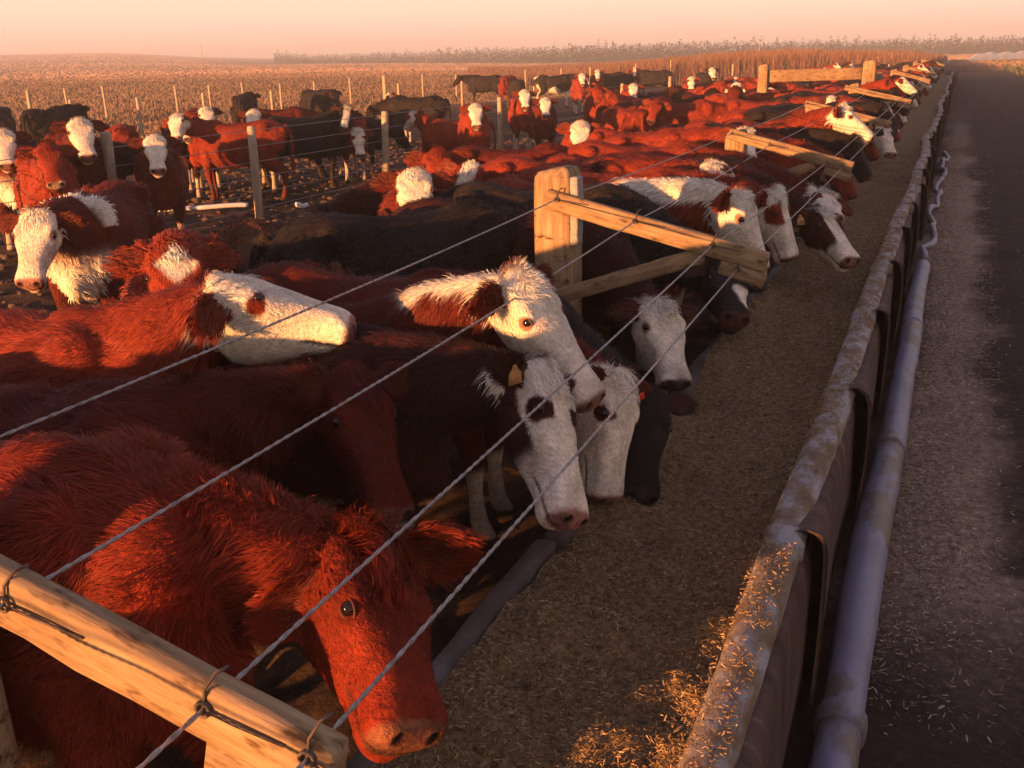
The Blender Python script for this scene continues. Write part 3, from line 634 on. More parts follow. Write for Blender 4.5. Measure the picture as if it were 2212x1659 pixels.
    if voxel < .02:
        for g in (1, -1):
            d = np.linalg.norm((hc - np.array([1.005, g*.048, .006]))*np.array([L, 1, 1]), axis=1); w = np.clip(1 - d/.022, 0, 1)*isH; v = v - (a*.030 + sd*g*-.004)*w[:, None]
        mu = np.abs(hc[:, 2] + .052 + .03*np.clip((1 - hc[:, 0])/.35, 0, 1)); w = np.clip(1 - mu/.010, 0, 1)*isH*np.clip((hc[:, 0] - .66)/.08, 0, 1); v = v + (poll + a*(.85*L) - up*.03 - v)*(.14*w)[:, None]
    nv = np.zeros(N*3)
    em.vertices.foreach_set('co', v.astype(np.float32).ravel()); em.update(); em.vertices.foreach_get('normal', nv); nv = nv.reshape(-1, 3)
    return dict(me=em, v=v, n=nv, tag=tg_, flow=fl, hc=hc, poll=poll, a=a, sd=sd, up=up, L=L, ears=ears, H=H, eye_t=eye_t)
def sstep(a, b, x): return smooth(a, b, x)
BASE = dict(shag=(.20, .026, .011), red=(.24, .038, .017), deep=(.115, .018, .009), dark=(.05, .015, .011), black=(.026, .020, .018), brown=(.13, .05, .024), tan=(.34, .14, .06))
def colour(B, coat):
    v, tg_, hc, n = B['v'], B['tag'], B['hc'], B['n']; base = np.array(BASE[coat['base']]); wh = np.array([.85, .76, .62]); seed = coat.get('seed', 0)
    n1, n2 = fbm(v*2.2, 3, seed + 60), fbm(v*13, 2, seed + 61)
    C = np.tile(base, (len(v), 1))*(1 + .38*n1 + .25*n2)[:, None]
    C *= (1 - .35*sstep(.75, .5, v[:, 2])*(tg_ == LEG))[:, None]
    isH = tg_ == HEAD; t, s_, u = hc.T
    W_ = np.zeros(len(v)); face = coat.get('face')
    if face == 'white':
        W_ = np.maximum(W_, isH*sstep(-.09, -.03, t + .05*n2 - .25*np.clip(-u - .10, 0, 1)))
        W_ = np.maximum(W_, (tg_ == NECK)*sstep(-.12, -.05, t + .1*n1)*sstep(.16, .12, np.abs(s_))*(u > -.16))
        if coat.get('patch'):
            r_ = coat['patch']; d = np.hypot((t - B['eye_t'])*B['L'], (u - .012))*(1 + .35*n2) ; g = coat.get('side', 0)
            W_ *= 1 - sstep(r_, r_*.75, d)*(np.abs(s_) > .055)*(1 if not g else (s_*g > 0))
    if coat.get('cheek'): W_ *= 1 - isH*sstep(-.03, -.05, u + .02*n2)*sstep(.62, .5, t)
    if face == 'star': W_ = np.maximum(W_, isH*sstep(.15, .10, np.abs(t - .24)*.55 + np.abs(s_)*1.5 + .03*n2)*(u > -.02))
    elif face == 'blaze': W_ = np.maximum(W_, isH*sstep(.06, .045, np.abs(s_ + .01*n2))*(u > -.03)*sstep(1.05, .95, t))
    elif face == 'mottle': W_ = np.maximum(W_, isH*sstep(.05, .2, fbm(v*6, 2, seed + 7)))
    if coat.get('crest'): W_ = np.maximum(W_, ((tg_ == NECK) | (tg_ == TORSO))*sstep(.085*coat.get('crestw', 1), .05*coat.get('crestw', 1), np.abs(v[:, 1] - (v[:, 0] - .3)*B['poll'][1]/max(.3, B['poll'][0] - .3)*(v[:, 0] > .3)) + .05*n2)*(n[:, 2] > .2)*sstep(coat['crest'], coat['crest'] + .15, v[:, 0] + .08*n1))
    if coat.get('belly', face == 'white'): W_ = np.maximum(W_, (v[:, 2] < .66 + .05*n1)*sstep(.6, .5, v[:, 2] + .06*n1)*(tg_ == TORSO)); W_ = np.maximum(W_, (tg_ == LEG)*sstep(.42, .34, v[:, 2] + .06*n1)); W_ = np.maximum(W_, (tg_ == TAIL)*sstep(.6, .5, v[:, 2]))
    if coat.get('bib'): W_ = np.maximum(W_, ((tg_ == TORSO) | (tg_ == NECK))*sstep(.35, .55, v[:, 0])*sstep(.95, .75, v[:, 2] + .08*n1))
    if coat.get('shoulder'): W_ = np.maximum(W_, (tg_ != HEAD)*(tg_ != EAR)*sstep(.09, .05, np.abs(v[:, 0] - .42 + .05*n1))*(v[:, 2] > 1.02))
    if coat.get('pied'): W_ = np.maximum(W_, (tg_ != EAR)*sstep(.12, .2, fbm(v*2.1, 2, seed + 90)))
    W_ = np.where(tg_ == EAR, 0, W_)
    C = C*(1 - W_[:, None]) + wh*(1 + .10*n1 + .08*n2)[:, None]*W_[:, None]
    # muzzle pad, nostrils, mouth, lids, hooves, inner ear
    pad = isH*sstep(.945, .985, t + .03*n2)*(u > -.066)*(u < .04); pc = np.array(coat.get('nose', (.33, .16, .13) if face == 'white' else (.16, .06, .045)))
    C = C*(1 - pad[:, None]) + pc*(.85 + .9*n2[:, None])*pad[:, None]
    for g in (1, -1):
        d = np.linalg.norm((hc - np.array([1.005, g*.048, .006]))*np.array([B['L'], 1, 1]), axis=1); w = isH*sstep(.026, .015, d); C = C*(1 - w[:, None]) + np.array([.02, .01, .01])*w[:, None]
        d = np.hypot((t - B['eye_t'])*B['L'], (u - .016)*1.2); w = isH*sstep(.036, .026, d)*(s_*g > .05); C = C*(1 - w[:, None]) + (base*.6 if face != 'white' or coat.get('patch') else np.array([.3, .16, .12]))*w[:, None]
    mu = np.abs(u + .052 + .03*np.clip((1 - t)/.35, 0, 1)); w = isH*sstep(.010, .004, mu)*sstep(.64, .72, t)*.8; C = C*(1 - w[:, None]) + np.array([.05, .025, .02])*w[:, None]
    w = sstep(.07, .05, v[:, 2])*(tg_ == LEG); C = C*(1 - w[:, None]) + np.array([.03, .025, .02])*w[:, None]
    for (b0, e, fc, wd_) in B['ears']:
        q = v - b0; w = (tg_ == EAR)*sstep(.3, .7, n @ fc)*sstep(.19, .12, q @ e)*(np.abs(q @ wd_) < .045)*((q @ e) > 0); C = C*(1 - .45*w[:, None]) + np.array([.12, .04, .025])*.45*w[:, None]
    w = sstep(.5, .2, v[:, 2] + .12*n1)*(tg_ != TAIL)*.55; C = C*(1 - w[:, None]) + np.array([.06, .04, .03])*w[:, None]      # mud on the legs and belly
    return np.clip(C, .004, .9), W_
def fur(B, C, W_, n_str, Ls, width, seed=0, zmin=.35, tuft=900, curl=.5, tuft_len=.05, tuft_t=.2, tuft_lf=.35, ear_h=1.15):
    rg = np.random.default_rng(seed); me = B['me']; me.calc_loop_triangles(); nt_ = len(me.loop_triangles); tri = np.zeros(nt_*3, np.int32); me.loop_triangles.foreach_get('vertices', tri); tri = tri.reshape(-1, 3)
    v, n, tg_, hc = B['v'], B['n'], B['tag'], B['hc']; A = np.linalg.norm(np.cross(v[tri[:, 1]] - v[tri[:, 0]], v[tri[:, 2]] - v[tri[:, 0]]), axis=1)
    t0 = tri[:, 0]; A = A*(v[t0, 2] > zmin)*np.where(tg_[t0] == HEAD, 1.6, 1)*np.where(tg_[t0] == EAR, 2.2, 1)
    A = A*np.where((tg_[t0] == HEAD) & (hc[t0, 0] > .9), 0, 1)
    ei = np.hypot((hc[t0, 0] - B['eye_t'])*B['L'], hc[t0, 2] - .016); A = A*np.where((tg_[t0] == HEAD) & (ei < .034), 0, 1)
    k = rg.choice(nt_, n_str, p=A/A.sum()); r1, r2 = np.sqrt(rg.random(n_str)), rg.random(n_str)
    w = np.stack([1 - r1, r1*(1 - r2), r1*r2], -1); P = (v[tri[k]]*w[..., None]).sum(1); N_ = norm((n[tri[k]]*w[..., None]).sum(1)); i0 = tri[k, 0]
    tg0, h0, fl = tg_[i0], hc[i0], B['flow'][i0]; col = C[i0]*(1 + rg.normal(0, .22, (n_str, 1)))
    L = np.full(n_str, Ls)*rg.uniform(.45, 1.25, n_str)*np.clip(1 + .9*fbm(P*5, 2, 79), .4, 1.7)
    L = np.where(tg0 == HEAD, L*np.interp(h0[:, 0], [-.1, .05, .3, .6, .9], [.85, .55, .26, .16, .10]), L); L = np.where(tg0 == EAR, L*ear_h, L); L = np.where(tg0 == LEG, L*.45, L)
    L = L*np.where((tg0 == NECK) | ((tg0 == TORSO) & (P[:, 2] > 1.0)), 1.25, 1)
    ft = norm(fl - N_*(fl*N_).sum(-1, keepdims=True)); nz = np.stack([fbm(P*9, 2, 70 + q) for q in range(3)], -1)
    lift = np.where(tg0 == HEAD, .28, .42)[:, None]
    d = norm(ft + N_*lift + nz*curl*np.where(tg0 == HEAD, .5, 1.6)[:, None] + rg.normal(0, .16, (n_str, 3)))
    inw = (d*N_).sum(-1, keepdims=True); d = norm(d + N_*np.maximum(0, .12 - inw))
    if tuft:
        for sel, m_, L_, lf in (((tg_ == HEAD) & (hc[:, 0] < tuft_t) & (hc[:, 2] > .005) & (np.abs(hc[:, 1]) < .085 - .14*np.clip(hc[:, 0], 0, 1)), tuft, tuft_len, tuft_lf), ((tg_ == NECK) & (n[:, 2] > .55), tuft, .045, .8)):
            ids = np.nonzero(sel)[0]
            if not len(ids): continue
            ids = rg.choice(ids, m_); P = np.vstack([P, v[ids] + rg.normal(0, .004, (m_, 3))]); N2 = n[ids]; N_ = np.vstack([N_, N2]); L = np.concatenate([L, L_*rg.uniform(.5, 1.3, m_)])
            nz2 = np.stack([fbm(v[ids]*11, 2, 75 + q) for q in range(3)], -1); f2 = norm(B['flow'][ids] - N2*(B['flow'][ids]*N2).sum(-1, keepdims=True))
            d = np.vstack([d, norm(f2 + N2*lf + nz2*1.5 + rg.normal(0, .2, (m_, 3)))]); col = np.vstack([col, C[ids]*(1 + rg.normal(0, .2, (m_, 1)))])
    n_all = len(P); M_ = max(40, n_all//14); ci = rg.choice(n_all, M_, replace=False); kd = kdtree.KDTree(M_)
    for q, i in enumerate(ci): kd.insert(P[i], q)
    kd.balance(); near = ci[np.array([kd.find(p)[1] for p in P])]
    tip = P + d*L[:, None]; ctip = P[near] + d[near]*L[near][:, None]; pull = .55*np.clip(1 - np.linalg.norm(P - P[near], axis=1)/.05, 0, 1)[:, None]
    tip = tip*(1 - pull) + ctip*pull; tip[:, 2] -= .18*L
    mid = P + d*(L*.5)[:, None]*1.0 + N_*(L*.06)[:, None]
    sd_ = norm(np.cross(d, N_)) + rg.normal(0, .25, (n_all, 3)); sd_ = norm(sd_); wd = (width*rg.uniform(.6, 1.3, n_all))[:, None]
    V = np.stack([P - sd_*wd*.5, P + sd_*wd*.5, mid - sd_*wd*.42, mid + sd_*wd*.42, tip], 1).reshape(-1, 3); b = np.arange(n_all)*5
    F4 = np.stack([b, b + 1, b + 3, b + 2], -1); F3 = np.stack([b + 2, b + 3, b + 4], -1); col = np.clip(col, .004, .9)
    tipc = np.clip(col*1.15, .004, .9); CC = np.stack([col*.9, col*.9, col, col, tipc], 1).reshape(-1, 3)
    return mesh_np('hair_coat', V, [F4, F3], M['hair'], True, CC)
_eye = {}
def eye_meshes(lid):
    if lid not in _eye:
        m = MB(); m.grid(sph(16, 10), wrap=True); e = m.mesh('eye', M['eye'])
        m = MB(); th = np.linspace(0, 2*math.pi, 25); P = np.stack([1.38*np.cos(th), .88*np.sin(th) - .12*np.cos(th)**2, .42 - .5*np.cos(th)**2], -1); m.tube(P, .17*np.ones(25), 8, False)
        _eye[lid] = (e, m.mesh('eyelid', M[lid]))
    return _eye[lid]
def add_eyes(root, B, lid, r=.0175):
    for g in (1, -1):
        tgt = B['H'](B['eye_t'], g*.105, .018); i = np.argmin(np.linalg.norm(B['v'] - tgt, axis=1)); p, n = B['v'][i], norm(norm(B['n'][i]) + B['sd']*g*.5)
        x = norm(B['a'] - n*n.dot(B['a'])); y = np.cross(n, x); 
        if y.dot(B['up']) < 0: x, y = -x, -y
        p = p - n*.007; Mx = Matrix([[x[q]*r, y[q]*r, n[q]*r, p[q]] for q in range(3)] + [[0, 0, 0, 1]])
        e, l = eye_meshes(lid); eo = obj('eye', e, root); eo.matrix_local = Mx; lo = obj('eyelid', l, eo)
def ear_tag(root, B, which, mat):
    b0, e, fc, wd_ = B['ears'][which]; m = MB(); c = b0 + e*.095 + fc*.034
    z = norm(np.array([0, 0, -1.0]) - fc*(-fc[2])); x = np.cross(fc, z)
    prof = [(-.008, 0), (-.012, .012), (-.028, .03), (-.030, .07), (.030, .07), (.028, .03), (.012, .012), (.008, 0)]
    A = np.array([c + x*px + z*(py - .012) for px, py in prof]); full = np.stack([A + fc*.0015, A - fc*.0015]); m.grid(full, wrap=True, cap=True)
    b_ = sph(10, 6)*.008 + c + fc*.002; m.grid(b_, wrap=True)
    obj('ear_tag', m.mesh('ear_tag', M[mat], False), root)
def cow_root(root_xy, heading, size, label, group=None, sink=0.0):
    z = float(ground_z(np.array([root_xy[0]]), np.array([root_xy[1]]))[0]) - sink if len(root_xy) == 2 else root_xy[2]
    o = thing('cow', label, 'cow', (root_xy[0], root_xy[1], z), math.radians(heading), group); o.scale = (size,)*3; return o
def finish(root, B, C, W_, coat, lod, furspec=None, tags=()):
    me = B['me']
    if not me.materials: me.materials.append(M['coat'])
    set_col(me, C); obj('body', me, root)
    if lod < 2: add_eyes(root, B, 'eyelid' if coat.get('face') == 'white' and not coat.get('patch') else 'darklid')
    for wch, mt in tags: ear_tag(root, B, wch, mt)
    if furspec: obj('hair_coat', fur(B, C, W_, **furspec), root)
G_BUNK, G_PEN, G_BACK = 'cattle lined up at the feed bunk', 'cattle standing in the near pen', 'cattle in the pens behind the fence'
def hero(label, coat, xy, heading, poll, muz, L=.47, far=False, size=1.0, voxel=.0095, n_str=0, Ls=.05, width=.0026, roll=0.0, hw=.95, tags=(), seed=0, curl=.5, lift=(0, 0), group=G_BUNK, tuft=900, muzz=None, zmin=.35, earfwd=.05, ear_dirs=None, tuft_len=.05, tuft_t=.2, tuft_lf=.35, hs=1.0, eye_t=.325, ear_s=1.0, ear_h=1.15):
    poll = at(*poll) if len(poll) == 3 and poll[0] > 20 or len(poll) == 3 and poll[1] > 20 else np.array(poll, float)
    mz = head_to(poll, muz[0], muz[1], L, far) if muzz is None else np.array(muzz)
    if xy is None: xy = (poll[0] - 1.05*size, poll[1] + .05)
    root = cow_root(xy, heading, size, label, group); z0 = root.location.z
    R_ = np.array(Matrix.Rotation(-math.radians(heading), 3, 'Z')); o = np.array([xy[0], xy[1], z0])
    lp, lm = R_ @ (poll - o)/size, R_ @ (mz - o)/size
    B = build_body(lp, lm - lp, roll, voxel, hw, seed, L/size, lift, earfwd=earfwd, ear_dirs=ear_dirs, ear_t=.06 if ear_dirs is None else .12, hs=hs, eye_t=eye_t, ear_s=ear_s); C, W_ = colour(B, coat)
    finish(root, B, C, W_, coat, 0, dict(n_str=n_str, Ls=Ls, width=width, seed=seed, curl=curl, tuft=tuft, zmin=zmin, tuft_len=tuft_len, tuft_t=tuft_t, tuft_lf=tuft_lf, ear_h=ear_h) if n_str else None, tags)
    print('cow', label[:40], 'poll', np.round(poll, 2), 'muz', np.round(mz, 2), 'local', np.round(lp, 2), np.round(lm, 2))
    return root
HW = lambda b='red', **k: dict(base=b, face='white', **k)
Q = 1.0
hero('shaggy red cow nearest the camera, eating with its face turned to us', dict(base='shag', nose=(.22, .085, .05)), (-1.98, 1.36), 4, (786, 1180, .98), (892, 1592), .43, tuft_lf=.7, hs=1.1, eye_t=.405, roll=.42, hw=.98, ear_dirs=((.80, .36, .42), (-.74, -.52, -.52)), ear_s=1.3, ear_h=.6, tuft_len=.085, tuft_t=.3, n_str=int(105000*Q), Ls=.048, width=.0019, tuft=2600, seed=1, curl=.9, voxel=.0085, lift=(.25, .05))
hero('dark red shaggy cow second from the camera, its back under the raised white head', dict(base='deep'), (-2.45, 1.95), 8, (752, 812, 1.07), (850, 1115), .46, size=.9, n_str=int(80000*Q), Ls=.048, width=.002, tuft=1500, seed=2, curl=.9, lift=(.1, .1))
hero('red cow lifting its bright white face over the backs of its neighbours', HW('red', patch=.038), (-3.0, 2.42), 2, (468, 622, 1.29), (784, 716), .46, n_str=int(80000*Q), Ls=.04, width=.002, tuft=900, seed=3, lift=(-.1, -.15), hs=1.16, roll=.15, size=.97)
hero('red cow with shaded white face and dark ear, white tufted neck, beside the square post', HW('deep', crest=.6), (-2.35, 2.93), 4, (1112, 600, 1.28), (1292, 885), .50, size=.88, n_str=int(60000*Q), Ls=.04, width=.0021, tuft=1300, seed=4, roll=-.15)
hero('dark brown cow eating, white face with red eye patch below the shaded white head', HW('dark', patch=.05, cheek=1), (-2.1, 2.72), 3, (1168, 800, 1.05), (1238, 1125), .50, roll=.55, tuft=250, size=.9, n_str=int(45000*Q), Ls=.04, seed=5, tags=((1, 'tag_tan'),))
hero('white faced cow with dark eye patch and bright red ear tag, nose in the feed', HW('deep', patch=.036), (-2.1, 3.4), 3, (1335, 815, .87), (1308, 1112), .45, size=.93, roll=.6, tuft=300, n_str=int(20000*Q), Ls=.035, seed=6, tags=((0, 'tag_red'),))
hero('black cow eating beyond the red tagged white face, big black ear with an orange tag', dict(base='black', nose=(.03, .025, .025)), (-1.95, 3.9), 2, (1398, 850, .74), (1385, 1075), .45, size=.8, n_str=int(16000*Q), Ls=.03, seed=7, voxel=.012, tags=((1, 'tag_orange'),), lift=(.3, .3))
E = dict(voxel=.013, n_str=int(14000*Q), Ls=.04, width=.0042, tuft=500, zmin=.5)
hero('dark cow with dull whitish face feeding low in the shade behind the square post', HW('dark', nose=(.2, .12, .1)), (-2.2, 4.98), 2, (1420, 660, .78), (1462, 830), .45, seed=8, **E)
hero('black and white faced cow feeding under the block of the main arm', dict(base='black', face='mottle', seed=3), (-2.15, 5.5), 2, (1565, 580, .84), (1590, 690), .45, seed=9, **E)
hero('long backed black cow standing behind the square post, seen along its dark flank', dict(base='black'), (-2.55, 4.5), 48, (1225, 500, 1.0), (1260, 640), .45, seed=10, **E)
hero('red cow with sunlit creamy white face and white maned neck, just past the main arm', HW('red', crest=.2, crestw=2.4, nose=(.4, .2, .14)), (-2.15, 5.9), 2, (1590, 415, 1.22), (1648, 590), .48, voxel=.011, n_str=int(26000*Q), Ls=.05, width=.0036, tuft=1500, seed=11)
hero('white faced cow with a red patch round the eye, looking across the bunk', HW('red', patch=.085), (-2.1, 6.55), 2, (1668, 415, 1.10), (1712, 560), .46, voxel=.012, n_str=int(18000*Q), Ls=.04, width=.0036, tuft=900, seed=12)
hero('red cow showing only a fluffy white poll behind the white maned neck', HW('red'), (-2.6, 7.0), 0, (1542, 362, 1.22), (1575, 440), .46, seed=13, voxel=.013, n_str=int(14000*Q), Ls=.05, width=.0042, tuft=1500)
hero('dark brown cow feeding with pale muzzle and tan ear tag, past the red patched face', HW('dark', patch=.2), None, 0, (1765, 462, .92), (1840, 565), .46, seed=14, tags=((1, 'tag_tan'),), **E)
hero('red cow with white cheek mostly hidden behind the dark brown feeder', HW('deep', patch=.06), None, 0, (1780, 425, .92), (1800, 470), .45, seed=15, **E)
hero('red cow with one round lit ear below the third arm', dict(base='red'), None, 0, (1660, 375, 1.03), (1720, 440), .45, seed=16, **E)
hero('red cow with white face tucked under the upper end of the third arm', HW('red'), None, -8, (1608, 285, 1.22), (1618, 345), .45, seed=17, **E)
hero('black cow feeding just past the end of the third arm', dict(base='black'), None, 0, (1840, 300, 1.08), (1885, 400), .46, seed=18, **E)
hero('white faced black cow with a small lit tag, reaching out beyond the third arm', HW('black', patch=.06), None, 0, (1905, 270, 1.06), (1925, 335), .46, seed=19, tags=((1, 'tag_orange'),), **E)
hero('red cow with white head held beside the fourth post', HW('red'), None, -5, (1795, 212, 1.22), (1815, 262), .46, seed=20, **E)
hero('grey white faced cow feeding at the tip of the fourth arm', HW('black'), None, 0, (1905, 228, 1.1), (1938, 275), .46, seed=21, **E)

# ---- the rest of the herd: poses shared, coats per kind
POSE = dict(eat=((1.02, 0, .96), 0, -62), up=((.93, 0, 1.36), 0, -42), high=((.88, 0, 1.42), 0, -12), level=((1.02, 0, 1.18), 0, -50), upL=((.84, .22, 1.34), 62, -42), upR=((.84, -.22, 1.34), -62, -42), down=((.98, 0, .72), 0, -64), turned=((.60, -.40, 1.0), -115, -45), backL=((.74, .30, 1.30), 98, -38), backR=((.74, -.30, 1.30), -98, -38))
_geo, _lib = {}, {}
def body_for(pose, coatkey, coat, lod):
    gk = (pose, lod)
    if gk not in _geo:
        p, yw, pt = POSE[pose]; yw, pt = math.radians(yw), math.radians(pt); dr = np.array([math.cos(pt)*math.cos(yw), math.cos(pt)*math.sin(yw), math.sin(pt)])
        _geo[gk] = build_body(np.array(p), dr, 0, (.013, .018, .034)[lod], 1.0, len(_geo), .47)
    k = (pose, coatkey, lod)
    if k not in _lib:
        B = _geo[gk]; C, W_ = colour(B, coat); me = B['me'].copy(); me.name = 'body'; set_col(me, C)
        if not me.materials: me.materials.append(M['coat'])
        h = fur(B, C, W_, int((12000, 7000)[lod]*Q), .045, (.005, .008)[lod], 3, .4, 350) if lod < 2 else None
        _lib[k] = (me, h)
    return _geo[gk], _lib[k]
def cow(label, coat, pose, anchor, heading, size=1.0, lod=1, group=G_PEN, tags=(), ck=None):
    p = POSE[pose][0]; h = math.radians(heading); ca, sa = math.cos(h), math.sin(h)
    kind, rest = anchor[0], anchor[1:]
    if kind == 'P':   # poll pixel
        w = at(rest[0], rest[1], p[2]*size); x, y = w[0] - size*(p[0]*ca - p[1]*sa), w[1] - size*(p[0]*sa + p[1]*ca)
    elif kind == 'B': w = at(rest[0], rest[1], 1.2*size); x, y = w[0], w[1]
    elif kind == 'G': w = at(rest[0], rest[1], 0); x, y = w[0], w[1]
    else: x, y = rest
    B, (me, hr) = body_for(pose, ck or str(sorted(coat.items())), coat, lod)
    if lod == 2:
        z = float(ground_z(np.array([x]), np.array([y]))[0]); o = obj('cow', me, None, (x, y, z)); o.rotation_euler = (0, 0, h); o.scale = (size,)*3
        return tag(o, label, 'cow', group)
    root = cow_root((x, y), heading, size, label, group); obj('body', me, root)
    add_eyes(root, B, 'eyelid' if coat.get('face') == 'white' and not coat.get('patch') else 'darklid')
    for wch, mt in tags: ear_tag(root, B, wch, mt)
    if hr: obj('hair_coat', hr, root)
    return root
RED, DEEP, DARK, BLK = dict(base='red'), dict(base='deep'), dict(base='dark'), dict(base='black')
WR, WD, WB = HW('red'), HW('deep'), HW('black')
s9 = .92
cow('dark red cow with white face and white shoulder stripe standing alone at left', HW('deep', shoulder=1, belly=1, bib=1), 'level', ('P', 84, 472), -62, .97, 0)
cow('red cow with a white star on its forehead, left of the raised white face', dict(base='red', face='star'), 'up', ('P', 376, 536), -48, .95, 0)
cow('dull brown shaggy cow turned away in the shade behind the raised white face', dict(base='brown'), 'eat', ('B', 590, 500), 150, .93, 0)
cow('dark cow lowering a red eared head in the middle of the near pen', DARK, 'eat', ('P', 700, 455), -120, .95, 0)
cow('white faced cow with red ears looking straight out between the dark backs', WD, 'up', ('P', 896, 398), -62, .93, 0)
cow('plain red cow facing out with both ears spread, above the white face with red ears', RED, 'up', ('P', 946, 334), -60, .93, 0)
cow('red cow turning its blazed head left beside the plain red one', dict(base='red', face='blaze', nose=(.5, .25, .18)), 'upR', ('P', 1020, 376), -30, .93, 0)
cow('dark flanked red cow with a lit topline right of the blazed head', DEEP, 'eat', ('B', 1120, 325), 12, .95, 0)
cow('red cow with a white face pointing up at us above the big red backs', WR, 'up', ('P', 1254, 274), -72, .92, 0)
for k, (x, y, hd_, b_, lb) in enumerate([(1330, 345, 4, 'red', 'broad red back below the third arm, nearer of two'), (1440, 300, 8, 'red', 'broad red back left of the third arm, farther of two'), (1240, 395, 5, 'red', 'rough red back directly right of the square post top'), (1480, 225, 20, 'red', 'red back with pale nosed companion in front of the railed posts'), (1540, 270, 10, 'dark', 'dark back under the lit red ones left of the third arm'), (1700, 195, 10, 'red', 'red back under the thick rail'), (1700, 240, 5, 'red', 'red back just before the fourth post')]):
    cow(lb, dict(base=b_), 'eat', ('B', x, y), hd_, .95, 1)
cow('white faced cow with dark body looking out beside a pen fence post', WD, 'up', ('P', 1178, 222), -66, .86, 1)
cow('left one of two red cattle standing chest on behind a pen fence post', RED, 'up', ('P', 1290, 196), -70, s9, 1)
cow('right one of two red cattle standing chest on behind a pen fence post', RED, 'upL', ('P', 1316, 200), -90, s9, 1)
cow('red rump lit round and bright right of the two chest on cattle', RED, 'eat', ('B', 1374, 232), 115, s9, 1)
cow('red cow with a pale nose looking left over a dark back', RED, 'upR', ('P', 1420, 218), -30, s9, 1)
cow('dark red cow with pale tags in both ears, facing us', DEEP, 'up', ('P', 1588, 198), -80, s9, 1, tags=((0, 'tag_white'), (1, 'tag_white')))
cow('black cow with a large round white face and brown nose, far in the pen', HW('black', nose=(.3, .12, .07)), 'up', ('P', 1538, 150), -64, 1.0, 1)
# behind the pen fence
cow('lit red cow seen side on behind the pen fence, its white face turned to us', HW('red', belly=0), 'backL', ('G', 522, 448), 208, .93, 0, G_BACK)
cow('white faced cow peering out at the left shoulder of the side on red cow', WD, 'up', ('P', 335, 308), -48, .92, 1, G_BACK)
cow('white faced red cow cut by the left edge, white leg below', HW('deep', belly=1, bib=1), 'up', ('P', 6, 290), -42, .98, 1, G_BACK)
cow('plain red brown cow facing out with a pale nose, second from the left edge', dict(base='red', nose=(.6, .4, .3)), 'up', ('P', 102, 318), -38, .96, 1, G_BACK)
cow('dark cow with half lit white face behind the second pen fence post', WD, 'up', ('P', 172, 274), -38, 1.03, 1, G_BACK)
cow('dark flanked cow standing side on behind the plain red brown face', DARK, 'eat', ('B', 120, 305), 35, 1.0, 1, G_BACK)
cow('red cow chest on just right of the second pen fence post', RED, 'level', ('P', 262, 292), -45, .9, 1, G_BACK)
cow('small white face on a dark cow above the two bright white faces', HW('dark'), 'up', ('P', 398, 260), -42, .9, 1, G_BACK)
cow('white face with a brown nose band, above the side on red cow', HW('deep', nose=(.2, .06, .03)), 'up', ('P', 444, 238), -42, .95, 1, G_BACK)
cow('white poll of a cow behind the rump of the side on red cow', WD, 'up', ('P', 549, 252), -60, .9, 1, G_BACK)
cow('big black cow with a narrow white face, broadside behind the fence', dict(base='black', face='blaze'), 'backR', ('B', 655, 252), 30, .95, 1, G_BACK)
cow('second black cow right of the one with a narrow white face', BLK, 'eat', ('B', 752, 258), 30, .84, 1, G_BACK)
cow('red cow with lowered half white face behind the fence post left of the yellow face', HW('red', patch=.05), 'eat', ('P', 772, 288), -50, .92, 1, G_BACK)
cow('red cow with its yellow lit white face in profile to the left', HW('red'), 'upR', ('P', 893, 252), 207 + 0, .79, 0, G_BACK)
cow('white faced red cow nuzzling left, beside the low headed black cow', HW('red', bib=1), 'upR', ('P', 842, 205), 230, .86, 1, G_BACK)
cow('black cow side on with its head low, on the far side of the pens', BLK, 'eat', ('B', 892, 210), 200, .95, 1, G_BACK)
cow('black cow side on at far left by the tall grass', BLK, 'level', ('B', 104, 232), 105, 1.0, 1, G_BACK)
cow('black cow cut by the left edge near the leaning post', BLK, 'eat', ('B', -4, 232), -40, .95, 1, G_BACK)
cow('lone black cow turned away near the grass, left of centre', BLK, 'level', ('B', 528, 207), 120, .98, 1, G_BACK)
cow('black cow with a small red companion head, right of the lone black one', BLK, 'level', ('B', 684, 196), -30, .98, 1, G_BACK)
cow('dark red cow low between the outer posts', DEEP, 'eat', ('B', 606, 233), 40, .9, 1, G_BACK)
cow('tall black cow standing side on against the dry grass', BLK, 'level', ('G', 1047, 228), 206, 1.0, 1, G_BACK)
cow('red cow standing end on behind the tall black one', RED, 'eat', ('B', 1098, 165), 100, 1.0, 1, G_BACK)
cow('dark cow grazing right beside the tall black one', BLK, 'down', ('B', 1118, 172), -60, .95, 1, G_BACK)
cow('small white face turned up below the tall black cow', WR, 'up', ('P', 1027, 237), -62, .9, 1, G_BACK)
cow('white face looking out below the dark grazing cow', WR, 'up', ('P', 1133, 203), -64, .93, 1, G_BACK)
cow('black cow with white patches in the far bunch', dict(base='black', face='white', pied=1, seed=2), 'level', ('B', 1200, 163), 20, 1.0, 1, G_BACK)
cow('red cow with a white face at the right end of the pied black one', WR, 'up', ('P', 1257, 161), -66, .98, 1, G_BACK)
cow('red cow with a bald face before the thin posts of the far bunch', HW('red', patch=.05), 'up', ('P', 1291, 153), -70, .98, 1, G_BACK)
cow('black cow side on just right of the bald faced red one', BLK, 'eat', ('B', 1320, 158), 20, 1.0, 1, G_BACK)
cow('red cow with a white streaked face between two far black cattle', dict(base='red', face='blaze'), 'up', ('P', 1371, 148), -72, 1.0, 1, G_BACK)
cow('black cow with a straight back at the right of the far bunch', BLK, 'level', ('B', 1412, 152), 195, 1.0, 1, G_BACK)
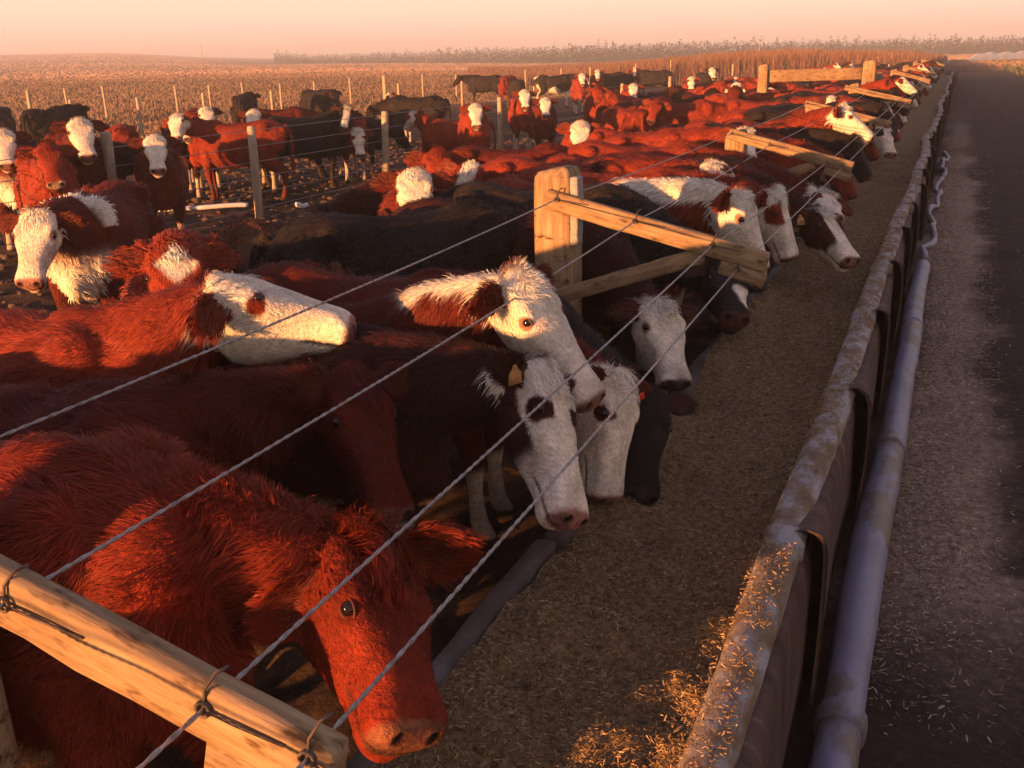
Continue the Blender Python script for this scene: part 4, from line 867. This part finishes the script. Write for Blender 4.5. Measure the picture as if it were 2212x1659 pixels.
cow('small white face in front of the far black bunch', WR, 'up', ('P', 1368, 184), -70, .93, 1, G_BACK)
cow('two toned far cow with white cheek left of the large round white face', HW('red', patch=.06), 'up', ('P', 1494, 168), -76, .95, 1, G_BACK)
cow('farthest white face seen against the red weeds', WR, 'up', ('P', 1605, 127), -78, 1.0, 1, G_BACK)

# ---- the crowd down the bunk and in the far pen: many alike, small in the picture
rr = np.random.default_rng(11); KINDS = [('red', RED), ('red', RED), ('deep', DEEP), ('whitered', WR), ('whitered', WR), ('whiteblack', WB), ('black', BLK), ('dark', DARK)]
GL = dict(red='plain red cow in the distant packed crowd along the bunk', deep='deep red cow in the distant packed crowd along the bunk', whitered='red white faced cow in the distant packed crowd along the bunk', whiteblack='black white faced cow in the distant packed crowd along the bunk', black='plain black cow in the distant packed crowd along the bunk', dark='dark brown cow in the distant packed crowd along the bunk')
y = 10.6
while y < 60:
    if not (11.7 < y < 12.8):
        kn, ct = KINDS[rr.integers(0, 8)]; ps = ['eat', 'eat', 'eat', 'level', 'up'][rr.integers(0, 5)]
        cow(GL[kn], ct, ps, ('W', -2.12 + rr.normal(0, .09), y), rr.normal(0, 6), rr.uniform(.93, 1.02), 1 if y < 17 else 2, 'distant crowd along the bunk, ' + kn, ck=kn)
    y += .74 + rr.uniform(-.08, .12)
for k in range(48):
    yy_ = 19 + 44*rr.random()**1.1; X = rr.uniform(-6.8, -3.6); kn, ct = KINDS[rr.integers(0, 8)]; ps = ['eat', 'level', 'up', 'upL', 'upR', 'down'][rr.integers(0, 6)]
    cow(GL[kn], ct, ps, ('W', X, yy_), rr.choice([0, 10, -60, 180, -75, 90, -20]) + rr.normal(0, 12), rr.uniform(.82, .92), 1 if yy_ < 17 else 2, 'distant crowd along the bunk, ' + kn, ck=kn)
# the cattle just behind the photographer's left shoulder, whose shadows fall across the bunk
for k, (x, y, kn, ct, ps, hd_) in enumerate([(-2.12, .56, 'black', BLK, 'eat', 180), (-3.1, -1.6, 'red', RED, 'down', 0)]):
    cow(['black cow beside the nearest red one, beyond the lower left corner', 'red cow at the bunk just left of the photographer', 'dark brown cow at the bunk behind the photographer', 'last red cow at the bunk behind the photographer'][k], ct, ps, ('W', x, y), hd_, [.86, 1][k], 1, G_BUNK, ck=kn)
for me_ in list(bpy.data.meshes):
    if me_.users == 0: bpy.data.meshes.remove(me_)

# ------------------------------------------------------------------ air
hz = bpy.data.meshes.new('haze'); m = MB(); m.box(np.array([[1, 0, 0, -300.], [0, 1, 0, 700], [0, 0, 1, 10], [0, 0, 0, 1]]), 1900, 1500, 24, .01); hm = m.mesh('haze', None, False)
hmat, t, b = mat_new('evening_haze'); t.nodes.remove(b); pv = t.nodes.new('ShaderNodeVolumePrincipled'); pv.inputs['Color'].default_value = (.90, .93, 1.0, 1); pv.inputs['Density'].default_value = .0015; pv.inputs['Anisotropy'].default_value = 0.0
t.links.new(pv.outputs[0], t.nodes['Material Output'].inputs['Volume']); hm.materials.append(hmat); stuff('haze', hm)
